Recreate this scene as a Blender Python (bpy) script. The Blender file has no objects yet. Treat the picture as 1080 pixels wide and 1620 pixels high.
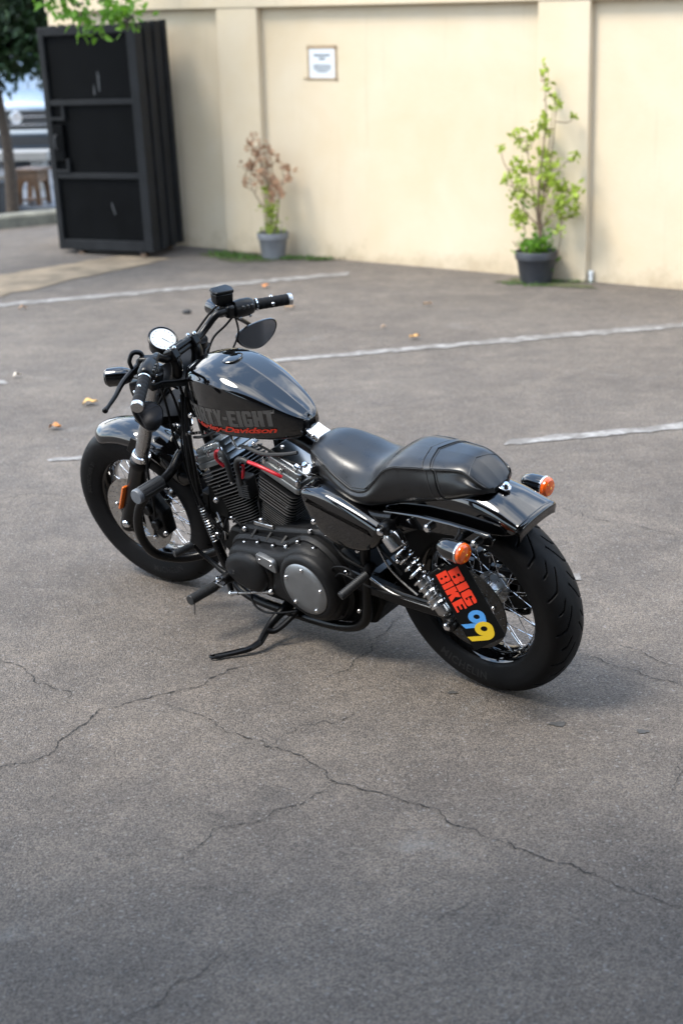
import bpy, bmesh, math, random
import numpy as np
from mathutils import Matrix, Vector
random.seed(7); np.random.seed(7)
R = math.radians
SC = bpy.context.scene
COL = SC.collection

# ---------------------------------------------------------------- camera
cam = bpy.data.objects.new('camera', bpy.data.cameras.new('camera'))
COL.objects.link(cam); SC.camera = cam
CAM_H, PITCH, ROLL = 2.0423, 0.3096, -0.0274
cam.data.sensor_fit = 'VERTICAL'; cam.data.sensor_height = 36.0; cam.data.sensor_width = 24.0
cam.data.lens = 2548.6 * 36 / 1620
cam.data.clip_start = 0.1; cam.data.clip_end = 2000
_f = Vector((0, math.cos(PITCH), -math.sin(PITCH))); _u = Vector((0, math.sin(PITCH), math.cos(PITCH))); _r = Vector((1, 0, 0))
_rr = _r * math.cos(ROLL) + _u * math.sin(ROLL); _uu = _u * math.cos(ROLL) - _r * math.sin(ROLL)
m = Matrix((_rr, _uu, -_f)).transposed().to_4x4(); m.translation = (0, 0, CAM_H)
cam.matrix_world = m
cam.data.dof.use_dof = True; cam.data.dof.focus_distance = 4.95; cam.data.dof.aperture_fstop = 2.8

# ---------------------------------------------------------------- sky, sun, exposure
SUN_TRAVEL = Vector((0.62, 0.26, -1.0)).normalized()          # the way the light travels
sun_from = -SUN_TRAVEL
elev = math.asin(sun_from.z); azim = math.atan2(sun_from.x, sun_from.y)
world = bpy.data.worlds.new('World'); SC.world = world; world.use_nodes = True
nt = world.node_tree; nt.nodes.clear()
out = nt.nodes.new('ShaderNodeOutputWorld'); bg = nt.nodes.new('ShaderNodeBackground')
sky = nt.nodes.new('ShaderNodeTexSky'); sky.sky_type = 'NISHITA'; sky.sun_disc = False
sky.sun_elevation = elev; sky.sun_rotation = azim; sky.air_density = 1.3; sky.dust_density = .2; sky.ozone_density = 3.0
CLOUD = 8.2
tc = nt.nodes.new('ShaderNodeTexCoord'); cn = nt.nodes.new('ShaderNodeTexNoise')
cn.inputs['Scale'].default_value = 2.1; cn.inputs['Detail'].default_value = 7; cn.inputs['Roughness'].default_value = .56
cr = nt.nodes.new('ShaderNodeValToRGB'); cr.color_ramp.elements[0].position = .47; cr.color_ramp.elements[1].position = .64; cr.color_ramp.elements[0].color = (0, 0, 0, 1)
mx = nt.nodes.new('ShaderNodeMix'); mx.data_type = 'RGBA'
mx.inputs['B'].default_value = (13.0, 13.2, 13.5, 1)
cm = nt.nodes.new('ShaderNodeMapping'); cm.inputs['Location'].default_value = (CLOUD, 0, 0); nt.links.new(tc.outputs['Generated'], cm.inputs['Vector']); nt.links.new(cm.outputs['Vector'], cn.inputs['Vector']); nt.links.new(cn.outputs['Fac'], cr.inputs['Fac'])
hz = nt.nodes.new('ShaderNodeMix'); hz.data_type = 'RGBA'; hz.inputs['Factor'].default_value = .36; hz.inputs['B'].default_value = (5.6, 7.8, 11.0, 1)   # bright thin haze over the blue
nt.links.new(sky.outputs['Color'], hz.inputs['A'])
nt.links.new(cr.outputs['Color'], mx.inputs['Factor']); nt.links.new(hz.outputs['Result'], mx.inputs['A'])
nt.links.new(mx.outputs['Result'], bg.inputs['Color']); nt.links.new(bg.outputs['Background'], out.inputs['Surface'])
bg.inputs['Strength'].default_value = 0.15
sun = bpy.data.objects.new('sun', bpy.data.lights.new('sun', 'SUN')); COL.objects.link(sun)
sun.data.energy = 2.4; sun.data.angle = R(19); sun.data.color = (1.0, .935, .83)
sun.rotation_euler = SUN_TRAVEL.to_track_quat('-Z', 'Y').to_euler()
vs = SC.view_settings
vs.view_transform = 'Standard'; vs.look = 'None'; vs.exposure = 1.27; vs.gamma = 1.0; vs.use_curve_mapping = False
SC.cycles.use_denoising = True
SC.cycles.max_bounces = 5; SC.cycles.diffuse_bounces = 3; SC.cycles.glossy_bounces = 4; SC.cycles.transmission_bounces = 3; SC.cycles.transparent_max_bounces = 6

# ---------------------------------------------------------------- helpers
def tag(o, label=None, cat=None, group=None, kind=None):
    if label: o['label'] = label
    if cat: o['category'] = cat
    if group: o['group'] = group
    if kind: o['kind'] = kind
    return o
def empty(name, loc=(0, 0, 0), rz=0):
    o = bpy.data.objects.new(name, None); COL.objects.link(o); o.empty_display_size = .1
    o.location = loc; o.rotation_euler = (0, 0, rz); return o
def unit(a):
    a = np.asarray(a, float); n = np.linalg.norm(a); return a / n if n else a
def perp(d):
    d = unit(d); a = np.array([0, 0, 1.]) if abs(d[2]) < .9 else np.array([1., 0, 0])
    x = unit(np.cross(a, d)); return x, np.cross(d, x)
def catmull(P, sub=6, closed=False):
    P = np.asarray(P, float); n = len(P)
    if n < 3 or sub <= 1: return P
    o = []
    for i in range(n if closed else n - 1):
        g = lambda k: P[k % n] if closed else P[min(max(k, 0), n - 1)]
        a, b, c, d = g(i - 1), g(i), g(i + 1), g(i + 2)
        for s in range(sub):
            t = s / sub
            o.append(.5 * (2 * b + (c - a) * t + (2 * a - 5 * b + 4 * c - d) * t * t + (3 * b - a - 3 * c + d) * t ** 3))
    if not closed: o.append(P[-1])
    return np.array(o)
class MB:
    def __init__(s): s.v = []; s.f = []
    def add(s, v, f):
        k = len(s.v); s.v.extend([tuple(map(float, p)) for p in v]); s.f.extend([tuple(i + k for i in q) for q in f]); return s
    def box(s, c, d, rot=None):
        v = np.array([[x, y, z] for x in (-.5, .5) for y in (-.5, .5) for z in (-.5, .5)]) * np.array(d)
        if rot is not None: v = v @ np.array(rot)[:3, :3].T
        return s.add(v + np.array(c), [(0, 1, 3, 2), (4, 6, 7, 5), (0, 4, 5, 1), (2, 3, 7, 6), (0, 2, 6, 4), (1, 5, 7, 3)])
    def loft(s, rings, cap=True, closed=True):
        n = len(rings[0]); v = [p for r in rings for p in r]; f = []
        for i in range(len(rings) - 1):
            for j in range(n if closed else n - 1):
                a = i * n + j; b = i * n + (j + 1) % n; f.append((a, b, b + n, a + n))
        if cap and closed: f.append(tuple(range(n - 1, -1, -1))); f.append(tuple(range((len(rings) - 1) * n, len(rings) * n)))
        return s.add(v, f)
    def cyl(s, a, b, r, r2=None, n=16, cap=True):
        a = np.array(a, float); b = np.array(b, float); r2 = r if r2 is None else r2; x, y = perp(b - a)
        t = np.arange(n) * 2 * math.pi / n; c = np.outer(np.cos(t), x) + np.outer(np.sin(t), y)
        return s.loft([a + c * r, b + c * r2], cap)
    def tube(s, pts, r, n=10, sub=6, cap=True, closed=False):
        P = catmull(pts, sub, closed); N = len(P)
        rr = np.interp(np.linspace(0, 1, N), np.linspace(0, 1, len(r)), r) if hasattr(r, '__len__') else np.full(N, r)
        T = np.array([unit((P[(i + 1) % N] if closed else P[min(i + 1, N - 1)]) - (P[i - 1] if closed else P[max(i - 1, 0)])) for i in range(N)])
        x, y = perp(T[0]); t = np.arange(n) * 2 * math.pi / n; rings = []
        for i in range(N):
            x = unit(x - T[i] * (x @ T[i])); y = np.cross(T[i], x)
            rings.append(P[i] + rr[i] * (np.outer(np.cos(t), x) + np.outer(np.sin(t), y)))
        if closed: rings.append(rings[0]); cap = False
        return s.loft(rings, cap)
    def lathe(s, prof, o=(0, 0, 0), ax=(0, 1, 0), n=48, closed=False):
        o = np.array(o, float); d = unit(ax); x, y = perp(d); t = np.arange(n) * 2 * math.pi / n
        c = np.outer(np.cos(t), x) + np.outer(np.sin(t), y)
        rings = [o + d * h + c * max(r, 1e-5) for r, h in prof]
        if closed: rings.append(rings[0])
        return s.loft(rings, False)
    def ell(s, c, rad, n=16, mm=10, rot=None):
        rings = []
        for i in range(mm + 1):
            a = math.pi * i / mm; t = np.arange(n) * 2 * math.pi / n
            v = np.stack([np.cos(t) * max(math.sin(a), 1e-4), np.sin(t) * max(math.sin(a), 1e-4), np.full(n, math.cos(a))], -1) * np.array(rad)
            if rot is not None: v = v @ np.array(rot)[:3, :3].T
            rings.append(v + np.array(c))
        return s.loft(rings, False)
    def prism(s, poly, y0, y1, fn=None):
        n = len(poly); fn = fn or (lambda x, z, y: (x, y, z))
        v = [fn(x, z, y0) for x, z in poly] + [fn(x, z, y1) for x, z in poly]
        f = [tuple(range(n)), tuple(range(2 * n - 1, n - 1, -1))] + [(i, i + n, (i + 1) % n + n, (i + 1) % n) for i in range(n)]
        return s.add(v, f)
    def xf(s, M):
        s.v = [tuple(M @ Vector(p)) for p in s.v]; return s
    def mesh(s, name, mats, sharp=35):
        me = bpy.data.meshes.new(name); me.from_pydata(s.v, [], s.f); me.validate()
        return finish(me, mats, sharp)
    def build(s, name, mats, parent=None, sharp=35, bev=0, M=None, label=None):
        return link(name, s.mesh(name, mats, sharp), parent, bev, M, label)
def finish(me, mats, sharp=35):
    bm = bmesh.new(); bm.from_mesh(me); bmesh.ops.recalc_face_normals(bm, faces=bm.faces); bm.to_mesh(me); bm.free()
    for mt in (mats if isinstance(mats, (list, tuple)) else [mats]): me.materials.append(mt)
    if sharp:
        me.polygons.foreach_set('use_smooth', [True] * len(me.polygons)); me.set_sharp_from_angle(angle=R(sharp))
    me.update(); return me
def link(name, me, parent=None, bev=0, M=None, label=None):
    o = bpy.data.objects.new(name, me); COL.objects.link(o)
    if parent is not None: o.parent = parent
    if M is not None: o.matrix_local = M
    if bev:
        b = o.modifiers.new('bevel', 'BEVEL'); b.width = bev; b.segments = 2; b.limit_method = 'ANGLE'; b.angle_limit = R(35)
    if label: o['label'] = label
    return o
def frame(o, x, y, z):
    M = Matrix((Vector(x), Vector(y), Vector(z))).transposed().to_4x4(); M.translation = o; return M
def axis_frame(o, d):                         # local z runs along d
    x, y = perp(d); return frame(o, x, y, unit(d))
def flat_mesh(loops, thick, name='flat', bev=0):
    """solid cut from 2D outlines (holes where loops nest), in the xy plane, thickness along z"""
    cu = bpy.data.curves.new(name, 'CURVE'); cu.dimensions = '2D'; cu.fill_mode = 'BOTH'; cu.extrude = thick / 2; cu.bevel_depth = bev; cu.bevel_resolution = 1
    for lp in loops:
        sp = cu.splines.new('POLY'); sp.points.add(len(lp) - 1); sp.use_cyclic_u = True
        for k, (x, y) in enumerate(lp): sp.points[k].co = (x, y, 0, 1)
    return curve_mesh(cu, name)
def text_mesh(body, size, thick=0, offset=0, shear=0, spacing=1.0):
    cu = bpy.data.curves.new('text', 'FONT'); cu.body = body; cu.size = size; cu.extrude = thick / 2; cu.offset = offset; cu.shear = shear
    cu.space_character = spacing; cu.resolution_u = 4; cu.align_x = 'LEFT'
    return curve_mesh(cu, 'text')
def curve_mesh(cu, name):
    o = bpy.data.objects.new(name, cu); COL.objects.link(o)
    dg = bpy.context.evaluated_depsgraph_get(); me = bpy.data.meshes.new_from_object(o.evaluated_get(dg))
    bpy.data.objects.remove(o); bpy.data.curves.remove(cu); me.materials.clear(); return me
def warp(me, fn):
    for v in me.vertices: v.co = fn(*v.co)
    return me
def circle2(r, n=48, c=(0, 0), a0=0): return [(c[0] + r * math.cos(a0 + 2 * math.pi * k / n), c[1] + r * math.sin(a0 + 2 * math.pi * k / n)) for k in range(n)]
def arc2(c, r, a0, a1, n=10): return [(c[0] + r * math.cos(R(a0 + (a1 - a0) * k / n)), c[1] + r * math.sin(R(a0 + (a1 - a0) * k / n))) for k in range(n + 1)]
def offset_poly(poly, d):
    P = np.array(poly, float); n = len(P); A = .5 * sum(P[i][0] * P[(i + 1) % n][1] - P[(i + 1) % n][0] * P[i][1] for i in range(n)); sg = 1 if A > 0 else -1; o = []
    for i in range(n):
        e1 = unit(P[i] - P[i - 1]); e2 = unit(P[(i + 1) % n] - P[i])
        n1 = np.array([-e1[1], e1[0]]) * sg; n2 = np.array([-e2[1], e2[0]]) * sg; b = unit(n1 + n2); c = max(b @ n1, .35)
        o.append(P[i] + b * d / c)
    return [tuple(q) for q in o]

# ---------------------------------------------------------------- materials
MT = {}
def mat(name, col, rough=.5, metal=0., coat=0., vary=0., vscale=20., bump=0., bscale=80., rvary=0., trans=0., ior=1.5, spec=.5, sub=0., emit=None):
    mt = bpy.data.materials.new(name); mt.use_nodes = True; t = mt.node_tree; p = t.nodes['Principled BSDF']; L = t.links
    p.inputs['Base Color'].default_value = (*col, 1); p.inputs['Roughness'].default_value = rough; p.inputs['Metallic'].default_value = metal
    p.inputs['Coat Weight'].default_value = coat; p.inputs['Coat Roughness'].default_value = .02; p.inputs['Transmission Weight'].default_value = trans
    p.inputs['IOR'].default_value = ior; p.inputs['Specular IOR Level'].default_value = spec
    if emit: p.inputs['Emission Color'].default_value = (*emit[0], 1); p.inputs['Emission Strength'].default_value = emit[1]
    co = t.nodes.new('ShaderNodeTexCoord')
    if vary or rvary:
        n = t.nodes.new('ShaderNodeTexNoise'); n.inputs['Scale'].default_value = vscale; n.inputs['Detail'].default_value = 6; n.inputs['Roughness'].default_value = .6
        L.new(co.outputs['Object'], n.inputs['Vector'])
        if vary:
            r = t.nodes.new('ShaderNodeValToRGB'); r.color_ramp.elements[0].position = .3; r.color_ramp.elements[1].position = .7
            r.color_ramp.elements[0].color = (*[c * (1 - vary) for c in col], 1); r.color_ramp.elements[1].color = (*[min(1, c * (1 + vary)) for c in col], 1)
            L.new(n.outputs['Fac'], r.inputs['Fac']); L.new(r.outputs['Color'], p.inputs['Base Color'])
        if rvary:
            q = t.nodes.new('ShaderNodeMapRange'); q.inputs['From Min'].default_value = .3; q.inputs['From Max'].default_value = .7
            q.inputs['To Min'].default_value = max(0, rough - rvary); q.inputs['To Max'].default_value = min(1, rough + rvary)
            L.new(n.outputs['Fac'], q.inputs['Value']); L.new(q.outputs['Result'], p.inputs['Roughness'])
    if bump:
        b = t.nodes.new('ShaderNodeTexNoise'); b.inputs['Scale'].default_value = bscale; b.inputs['Detail'].default_value = 4
        k = t.nodes.new('ShaderNodeBump'); k.inputs['Strength'].default_value = bump; k.inputs['Distance'].default_value = .002
        L.new(co.outputs['Object'], b.inputs['Vector']); L.new(b.outputs['Fac'], k.inputs['Height']); L.new(k.outputs['Normal'], p.inputs['Normal'])
    MT[name] = mt; return mt
GLOSS = mat('gloss_black_paint', (.0012, .0012, .0014), .045, 0, .55, rvary=.015, vscale=9)
SATIN = mat('satin_black_powdercoat', (.002, .002, .0023), .32, spec=.24, rvary=.08, vscale=14)
MATTE = mat('matte_black_casting', (.006, .006, .0065), .48, spec=.22, vary=.25, vscale=22, bump=.25, bscale=420, rvary=.08)
DARK = mat('grimy_black_metal', (.003, .003, .003), .55, spec=.15, vary=.4, vscale=30, rvary=.1)
RUBBER = mat('tyre_rubber', (.0045, .0045, .005), .55, spec=.14, vary=.3, vscale=18, rvary=.1, bump=.15, bscale=300)
SIDEW = mat('tyre_lettering_rubber', (.010, .010, .0105), .45, spec=.25)
DISCR = mat('dark_brake_disc', (.07, .066, .062), .4, .9, vary=.15, vscale=40, rvary=.1)
LEATHER = mat('black_leather', (.004, .004, .0045), .32, spec=.5, vary=.2, vscale=25, bump=.10, bscale=320, rvary=.06)
STITCH = mat('dark_seam_thread', (.018, .018, .019), .5)
CHROME = mat('chrome', (.72, .72, .73), .09, 1, rvary=.05, vscale=40)
STEEL = mat('brushed_steel', (.42, .42, .42), .3, 1, rvary=.08, vscale=40)
ALU = mat('grey_cast_aluminium', (.24, .255, .265), .28, .9, vary=.02, vscale=30)
DERBY = mat('satin_silver_cover', (.25, .26, .27), .40, .9, vary=.1, vscale=14, rvary=.06)
DISC = mat('machined_brake_disc', (.36, .335, .31), .42, .9, vary=.15, vscale=40, rvary=.1)
FINEDGE = mat('machined_fin_edge', (.2, .2, .2), .4, .8)
CAPGREY = mat('grey_plastic_cap', (.10, .11, .125), .45, rvary=.05)
RED = mat('red_silicone_lead', (.40, .006, .015), .38)
BOOT = mat('grey_rubber_boot', (.013, .0135, .0145), .55)
AMBER = mat('amber_lens', (.62, .085, .004), .12, coat=.6)
AMBERB = mat('amber_lens_bulb', (.95, .42, .03), .25)
ORANGE = mat('orange_reflector', (.62, .13, .008), .2, coat=.5)
MIRROR = mat('mirror_glass', (.20, .20, .21), .03, 1)
SMOKE = mat('smoked_lens', (.006, .006, .006), .1)
DIAL = mat('sky_glare_dial', (.5, .52, .53), .25, coat=.5)  # pale base colour stands in for the sky reflected in the gauge glass
PLATEB = mat('plate_black', (.002, .002, .002), .5, spec=.12)
P_RED = mat('plate_red_print', (.62, .032, .009), .6, spec=.3)
P_BLUE = mat('plate_blue_print', (.055, .22, .52), .6, spec=.3)
P_YEL = mat('plate_yellow_print', (.50, .34, .012), .6, spec=.3)
TEXTGREY = mat('dark_grey_decal', (.060, .057, .055), .45)
TEXTRED = mat('orange_red_decal', (.55, .03, .01), .4)
BLUEWIRE = mat('blue_lead', (.03, .07, .25), .5)
# ---------------------------------------------------------------- the setting: ground
def asphalt_material():
    mt = bpy.data.materials.new('asphalt'); mt.use_nodes = True; t = mt.node_tree; p = t.nodes['Principled BSDF']; L = t.links; N = t.nodes.new
    co = N('ShaderNodeTexCoord')
    def noise(sc, det=5, rough=.6, dist=0):
        n = N('ShaderNodeTexNoise'); n.inputs['Scale'].default_value = sc; n.inputs['Detail'].default_value = det; n.inputs['Roughness'].default_value = rough; n.inputs['Distortion'].default_value = dist
        L.new(co.outputs['Object'], n.inputs['Vector']); return n.outputs['Fac']
    def ramp(src, a, b, ca, cb):
        r = N('ShaderNodeValToRGB'); r.color_ramp.elements[0].position = a; r.color_ramp.elements[1].position = b
        r.color_ramp.elements[0].color = (*ca, 1); r.color_ramp.elements[1].color = (*cb, 1); L.new(src, r.inputs['Fac']); return r.outputs['Color']
    def mixc(a, b, fac, mode='MIX'):
        x = N('ShaderNodeMix'); x.data_type = 'RGBA'; x.blend_type = mode
        for s, k in ((a, 'A'), (b, 'B'), (fac, 'Factor')):
            if isinstance(s, (tuple, float, int)): x.inputs[k].default_value = (*s, 1) if isinstance(s, tuple) else s
            else: L.new(s, x.inputs[k])
        return x.outputs['Result']
    base = ramp(noise(.55, 6, .55), .3, .72, (.096, .081, .0695), (.130, .112, .097))
    worn = ramp(noise(2.3, 8, .68, .6), .40, .66, (.84, .84, .85), (1.13, 1.12, 1.10))
    c = mixc(base, worn, 1.0, 'MULTIPLY')
    blot = ramp(noise(7.5, 6, .7, .4), .36, .7, (.84, .84, .84), (1.12, 1.11, 1.10)); c = mixc(c, blot, 1.0, 'MULTIPLY')
    v = N('ShaderNodeTexVoronoi'); v.inputs['Scale'].default_value = 235; v.inputs['Randomness'].default_value = 1; L.new(co.outputs['Object'], v.inputs['Vector'])
    sep = N('ShaderNodeSeparateColor'); L.new(v.outputs['Color'], sep.inputs['Color'])
    stone = ramp(sep.outputs['Red'], 0, 1, (.42, .42, .42), (1.58, 1.57, 1.54)); c = mixc(c, stone, .9, 'MULTIPLY')
    v2 = N('ShaderNodeTexVoronoi'); v2.inputs['Scale'].default_value = 150; L.new(co.outputs['Object'], v2.inputs['Vector'])
    sep2 = N('ShaderNodeSeparateColor'); L.new(v2.outputs['Color'], sep2.inputs['Color'])
    lite = ramp(sep2.outputs['Green'], .955, .985, (0, 0, 0), (.5, .5, .5)); c = mixc(c, (.22, .21, .205), lite)
    pit = ramp(noise(38, 4, .7), .60, .68, (0, 0, 0), (.65, .65, .65)); c = mixc(c, (.052, .049, .047), pit)
    mp = N('ShaderNodeMapping'); mp.inputs['Scale'].default_value = (9, 30, 1); mp.inputs['Rotation'].default_value = (0, 0, .35); L.new(co.outputs['Object'], mp.inputs['Vector'])
    fn = N('ShaderNodeTexNoise'); fn.inputs['Scale'].default_value = 1.0; fn.inputs['Detail'].default_value = 5; fn.inputs['Roughness'].default_value = .7; L.new(mp.outputs['Vector'], fn.inputs['Vector'])
    fl = ramp(fn.outputs['Fac'], .66, .72, (0, 0, 0), (.45, .45, .45)); c = mixc(c, (.19, .185, .18), fl)
    fd = ramp(fn.outputs['Fac'], .28, .34, (.5, .5, .5), (0, 0, 0)); c = mixc(c, (.048, .045, .043), fd)
    # pale dry scuffs and a few soft oil marks
    sc_ = ramp(noise(1.15, 9, .74, 1.4), .60, .74, (0, 0, 0), (.5, .5, .5)); c = mixc(c, (.21, .203, .195), sc_)
    oil = ramp(noise(1.9, 4, .5, .2), .70, .76, (0, 0, 0), (.5, .5, .5)); c = mixc(c, (.034, .034, .035), oil)
    L.new(c, p.inputs['Base Color'])
    rr = N('ShaderNodeMapRange'); rr.inputs['To Min'].default_value = .68; rr.inputs['To Max'].default_value = .9; L.new(noise(5, 4), rr.inputs['Value']); L.new(rr.outputs['Result'], p.inputs['Roughness'])
    p.inputs['Specular IOR Level'].default_value = .4
    b1 = N('ShaderNodeBump'); b1.inputs['Strength'].default_value = .8; b1.inputs['Distance'].default_value = .004; L.new(v.outputs['Distance'], b1.inputs['Height']); b1.invert = True
    b2 = N('ShaderNodeBump'); b2.inputs['Strength'].default_value = .5; b2.inputs['Distance'].default_value = .012; L.new(noise(24, 6, .7), b2.inputs['Height']); L.new(b1.outputs['Normal'], b2.inputs['Normal'])
    b3 = N('ShaderNodeBump'); b3.inputs['Strength'].default_value = .35; b3.inputs['Distance'].default_value = .05; L.new(noise(2.6, 5, .55), b3.inputs['Height']); L.new(b2.outputs['Normal'], b3.inputs['Normal'])
    L.new(b3.outputs['Normal'], p.inputs['Normal'])
    return mt
ASPHALT = asphalt_material()
def worn_paint():
    mt = bpy.data.materials.new('worn_white_paint'); mt.use_nodes = True; t = mt.node_tree; p = t.nodes['Principled BSDF']; L = t.links; N = t.nodes.new
    co = N('ShaderNodeTexCoord'); n = N('ShaderNodeTexNoise'); n.inputs['Scale'].default_value = 9; n.inputs['Detail'].default_value = 9; n.inputs['Roughness'].default_value = .75
    r = N('ShaderNodeValToRGB'); r.color_ramp.elements[0].position = .45; r.color_ramp.elements[1].position = .62
    r.color_ramp.elements[0].color = (.118, .108, .099, 1); r.color_ramp.elements[1].color = (.27, .262, .25, 1)
    L.new(co.outputs['Object'], n.inputs['Vector']); L.new(n.outputs['Fac'], r.inputs['Fac']); L.new(r.outputs['Color'], p.inputs['Base Color']); p.inputs['Roughness'].default_value = .75
    return mt
PAINT = worn_paint()
CRACKM = mat('crack_shadow', (.014, .013, .012), .95, vary=.4, vscale=60)
ground = MB(); ground.add([(-300, -100, 0), (300, -100, 0), (300, 600, 0), (-300, 600, 0)], [(0, 1, 2, 3)])
ground = tag(ground.build('ground', ASPHALT, sharp=0), 'grey worn cracked asphalt of the parking lot', kind='structure')
def ragged_quad(q, z, nseg=None, jit=.010):
    nseg = nseg or max(4, int(math.dist(q[0], q[1]) / .05))
    a, b, c, d = [np.array(x) for x in q]; top = []; bot = []
    for k in range(nseg + 1):
        t = k / nseg; top.append(a + (b - a) * t + np.random.randn(2) * jit); bot.append(d + (c - d) * t + np.random.randn(2) * jit)
    v = [(x, y, z) for x, y in top] + [(x, y, z) for x, y in bot]; n = nseg + 1
    return MB().add(v, [(k, k + 1, n + k + 1, n + k) for k in range(nseg)])
for q in ([(-2.667, 11.425), (.10, 12.483), (.108, 12.34), (-2.629, 11.29)], [(-.444, 9.375), (2.653, 10.286), (2.602, 10.12), (-.439, 9.28)],
          [(.78, 7.425), (2.025, 7.755), (1.983, 7.63), (.769, 7.345)], [(-1.38, 7.315), (-1.22, 7.352), (-1.21, 7.30), (-1.37, 7.26)],
          [(.45, 5.50), (.859, 5.563), (.842, 5.505), (.45, 5.44)], [(-3.2, 8.72), (-1.9, 9.02), (-1.88, 8.93), (-3.18, 8.62)]):
    ragged_quad(q, .004).build('painted_line', PAINT, ground, sharp=0)
def crack(pts, w):
    P = [np.array(a) for a in pts]
    for it in range(4):
        o = [P[0]]
        for a, b in zip(P[:-1], P[1:]):
            d = b - a; L_ = np.linalg.norm(d); nrm = np.array([-d[1], d[0]]) / max(L_, 1e-6)
            o.append((a + b) / 2 + nrm * np.random.randn() * L_ * .11); o.append(b)
        P = o
    P = np.array(P); n = len(P); v = []
    for i in range(n):
        d = unit(P[min(i + 1, n - 1)] - P[max(i - 1, 0)]); nr = np.array([-d[1], d[0]]); ww = w * .72 * (.3 + 1.1 * random.random() ** 1.5) * min(1, .25 + 4 * min(i, n - 1 - i) / n)
        v += [(*(P[i] + nr * ww / 2), .0025), (*(P[i] - nr * ww / 2), .0025)]
    return MB().add(v, [(2 * i, 2 * i + 2, 2 * i + 3, 2 * i + 1) for i in range(n - 1) if random.random() > .06])
CRACKP = []
for w, pts in ((.006, [(-1.071, 4.035), (-.98, 4.107), (-.843, 4.198), (-.83, 4.288), (-.795, 4.363), (-.746, 4.484), (-.563, 4.584), (-.406, 4.72), (-.258, 4.811), (-.095, 4.895)]),
               (.0055, [(-.546, 4.503), (-.453, 4.429), (-.35, 4.292), (-.236, 4.193), (-.126, 4.122), (-.063, 4.032), (-.029, 3.955), (.147, 3.844), (.263, 3.71), (.361, 3.623), (.462, 3.539), (.601, 3.427), (.769, 3.285), (.893, 3.191)]),
               (.004, [(-.029, 3.955), (-.089, 3.904), (-.189, 3.821), (-.285, 3.741), (-.377, 3.647), (-.408, 3.602)]),
               (.005, [(-1.232, 4.975), (-1.131, 4.888), (-1.005, 4.761), (-.916, 4.646), (-.838, 4.522)]),
               (.005, [(.192, 5.203), (.143, 5.054), (.083, 4.964), (.028, 4.807), (-.004, 4.722), (-.064, 4.662)]),
               (.004, [(.734, 4.82), (.831, 4.725), (.919, 4.659), (1.03, 4.525), (1.121, 4.417)]), (.003, [(.194, 3.265), (.241, 3.304), (.28, 3.335)]),
               (.0035, [(-.483, 2.92), (-.409, 2.984), (-.322, 3.098), (-.27, 3.171)]), (.004, [(.877, 4.879), (.964, 4.793), (1.063, 4.684)]),
               (.003, [(.851, 3.831), (.902, 3.956), (.956, 4.088)]), (.004, [(.895, 6.39), (1.068, 6.162), (1.246, 6.026), (1.376, 5.937)]),
               (.004, [(-1.481, 6.697), (-1.33, 6.777), (-1.147, 6.667)]), (.003, [(-.236, 4.193), (-.147, 4.322), (-.036, 4.336), (.022, 4.443)])):
    cm_ = crack(pts, w); cm_.build('crack', CRACKM, ground, sharp=0); CRACKP += [np.array(q[:2]) for q in cm_.v[::2]]
# loose grit: tiny chips of stone over the lot and along the cracks
GRITM = [mat('grit_grey', (.11, .105, .10), .85, vary=.5, vscale=200), mat('grit_pale', (.24, .23, .22), .85), mat('grit_dark', (.035, .034, .033), .9)]
def grit(pts, sizes, mt, label):
    b = MB()
    for (x, y), s_ in zip(pts, sizes):
        k_ = np.random.uniform(.6, 1.3, 6) * s_; a_ = random.uniform(0, 6.28); c_, d_ = math.cos(a_), math.sin(a_); z_ = s_ * .25
        q = [(k_[0], 0, z_), (0, k_[1] * .7, z_), (-k_[2], 0, z_), (0, -k_[3] * .7, z_), (0, 0, z_ + k_[4] * .5), (0, 0, z_ - k_[5] * .4)]
        b.add([(x + u * c_ - v_ * d_, y + u * d_ + v_ * c_, max(w_, .001)) for u, v_, w_ in q], [(0, 1, 4), (1, 2, 4), (2, 3, 4), (3, 0, 4), (1, 0, 5), (2, 1, 5), (3, 2, 5), (0, 3, 5)])
    tag(b.build('grit', mt, sharp=0), label, 'grit', kind='stuff')
for n_, mt_, lo, hi, lab in ((900, GRITM[0], .0012, .0035, 'fine grey grit scattered over the asphalt'), (260, GRITM[1], .0012, .0032, 'pale stone chips scattered over the asphalt'), (350, GRITM[2], .0012, .003, 'dark specks of grit scattered over the asphalt')):
    yy = np.random.uniform(0, 1, n_) ** 1.5 * 6.5 + 2.7; xx = np.random.uniform(-1, 1, n_) * (.35 + yy * .24) + .0; grit(list(zip(xx, yy)), np.random.uniform(lo, hi, n_), mt_, lab)
cp_ = [p_ + np.random.randn(2) * .007 for p_ in CRACKP for _ in range(2)]
grit(cp_, np.random.uniform(.0008, .0026, len(cp_)), GRITM[0], 'crumbs of asphalt along the cracks')
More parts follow.
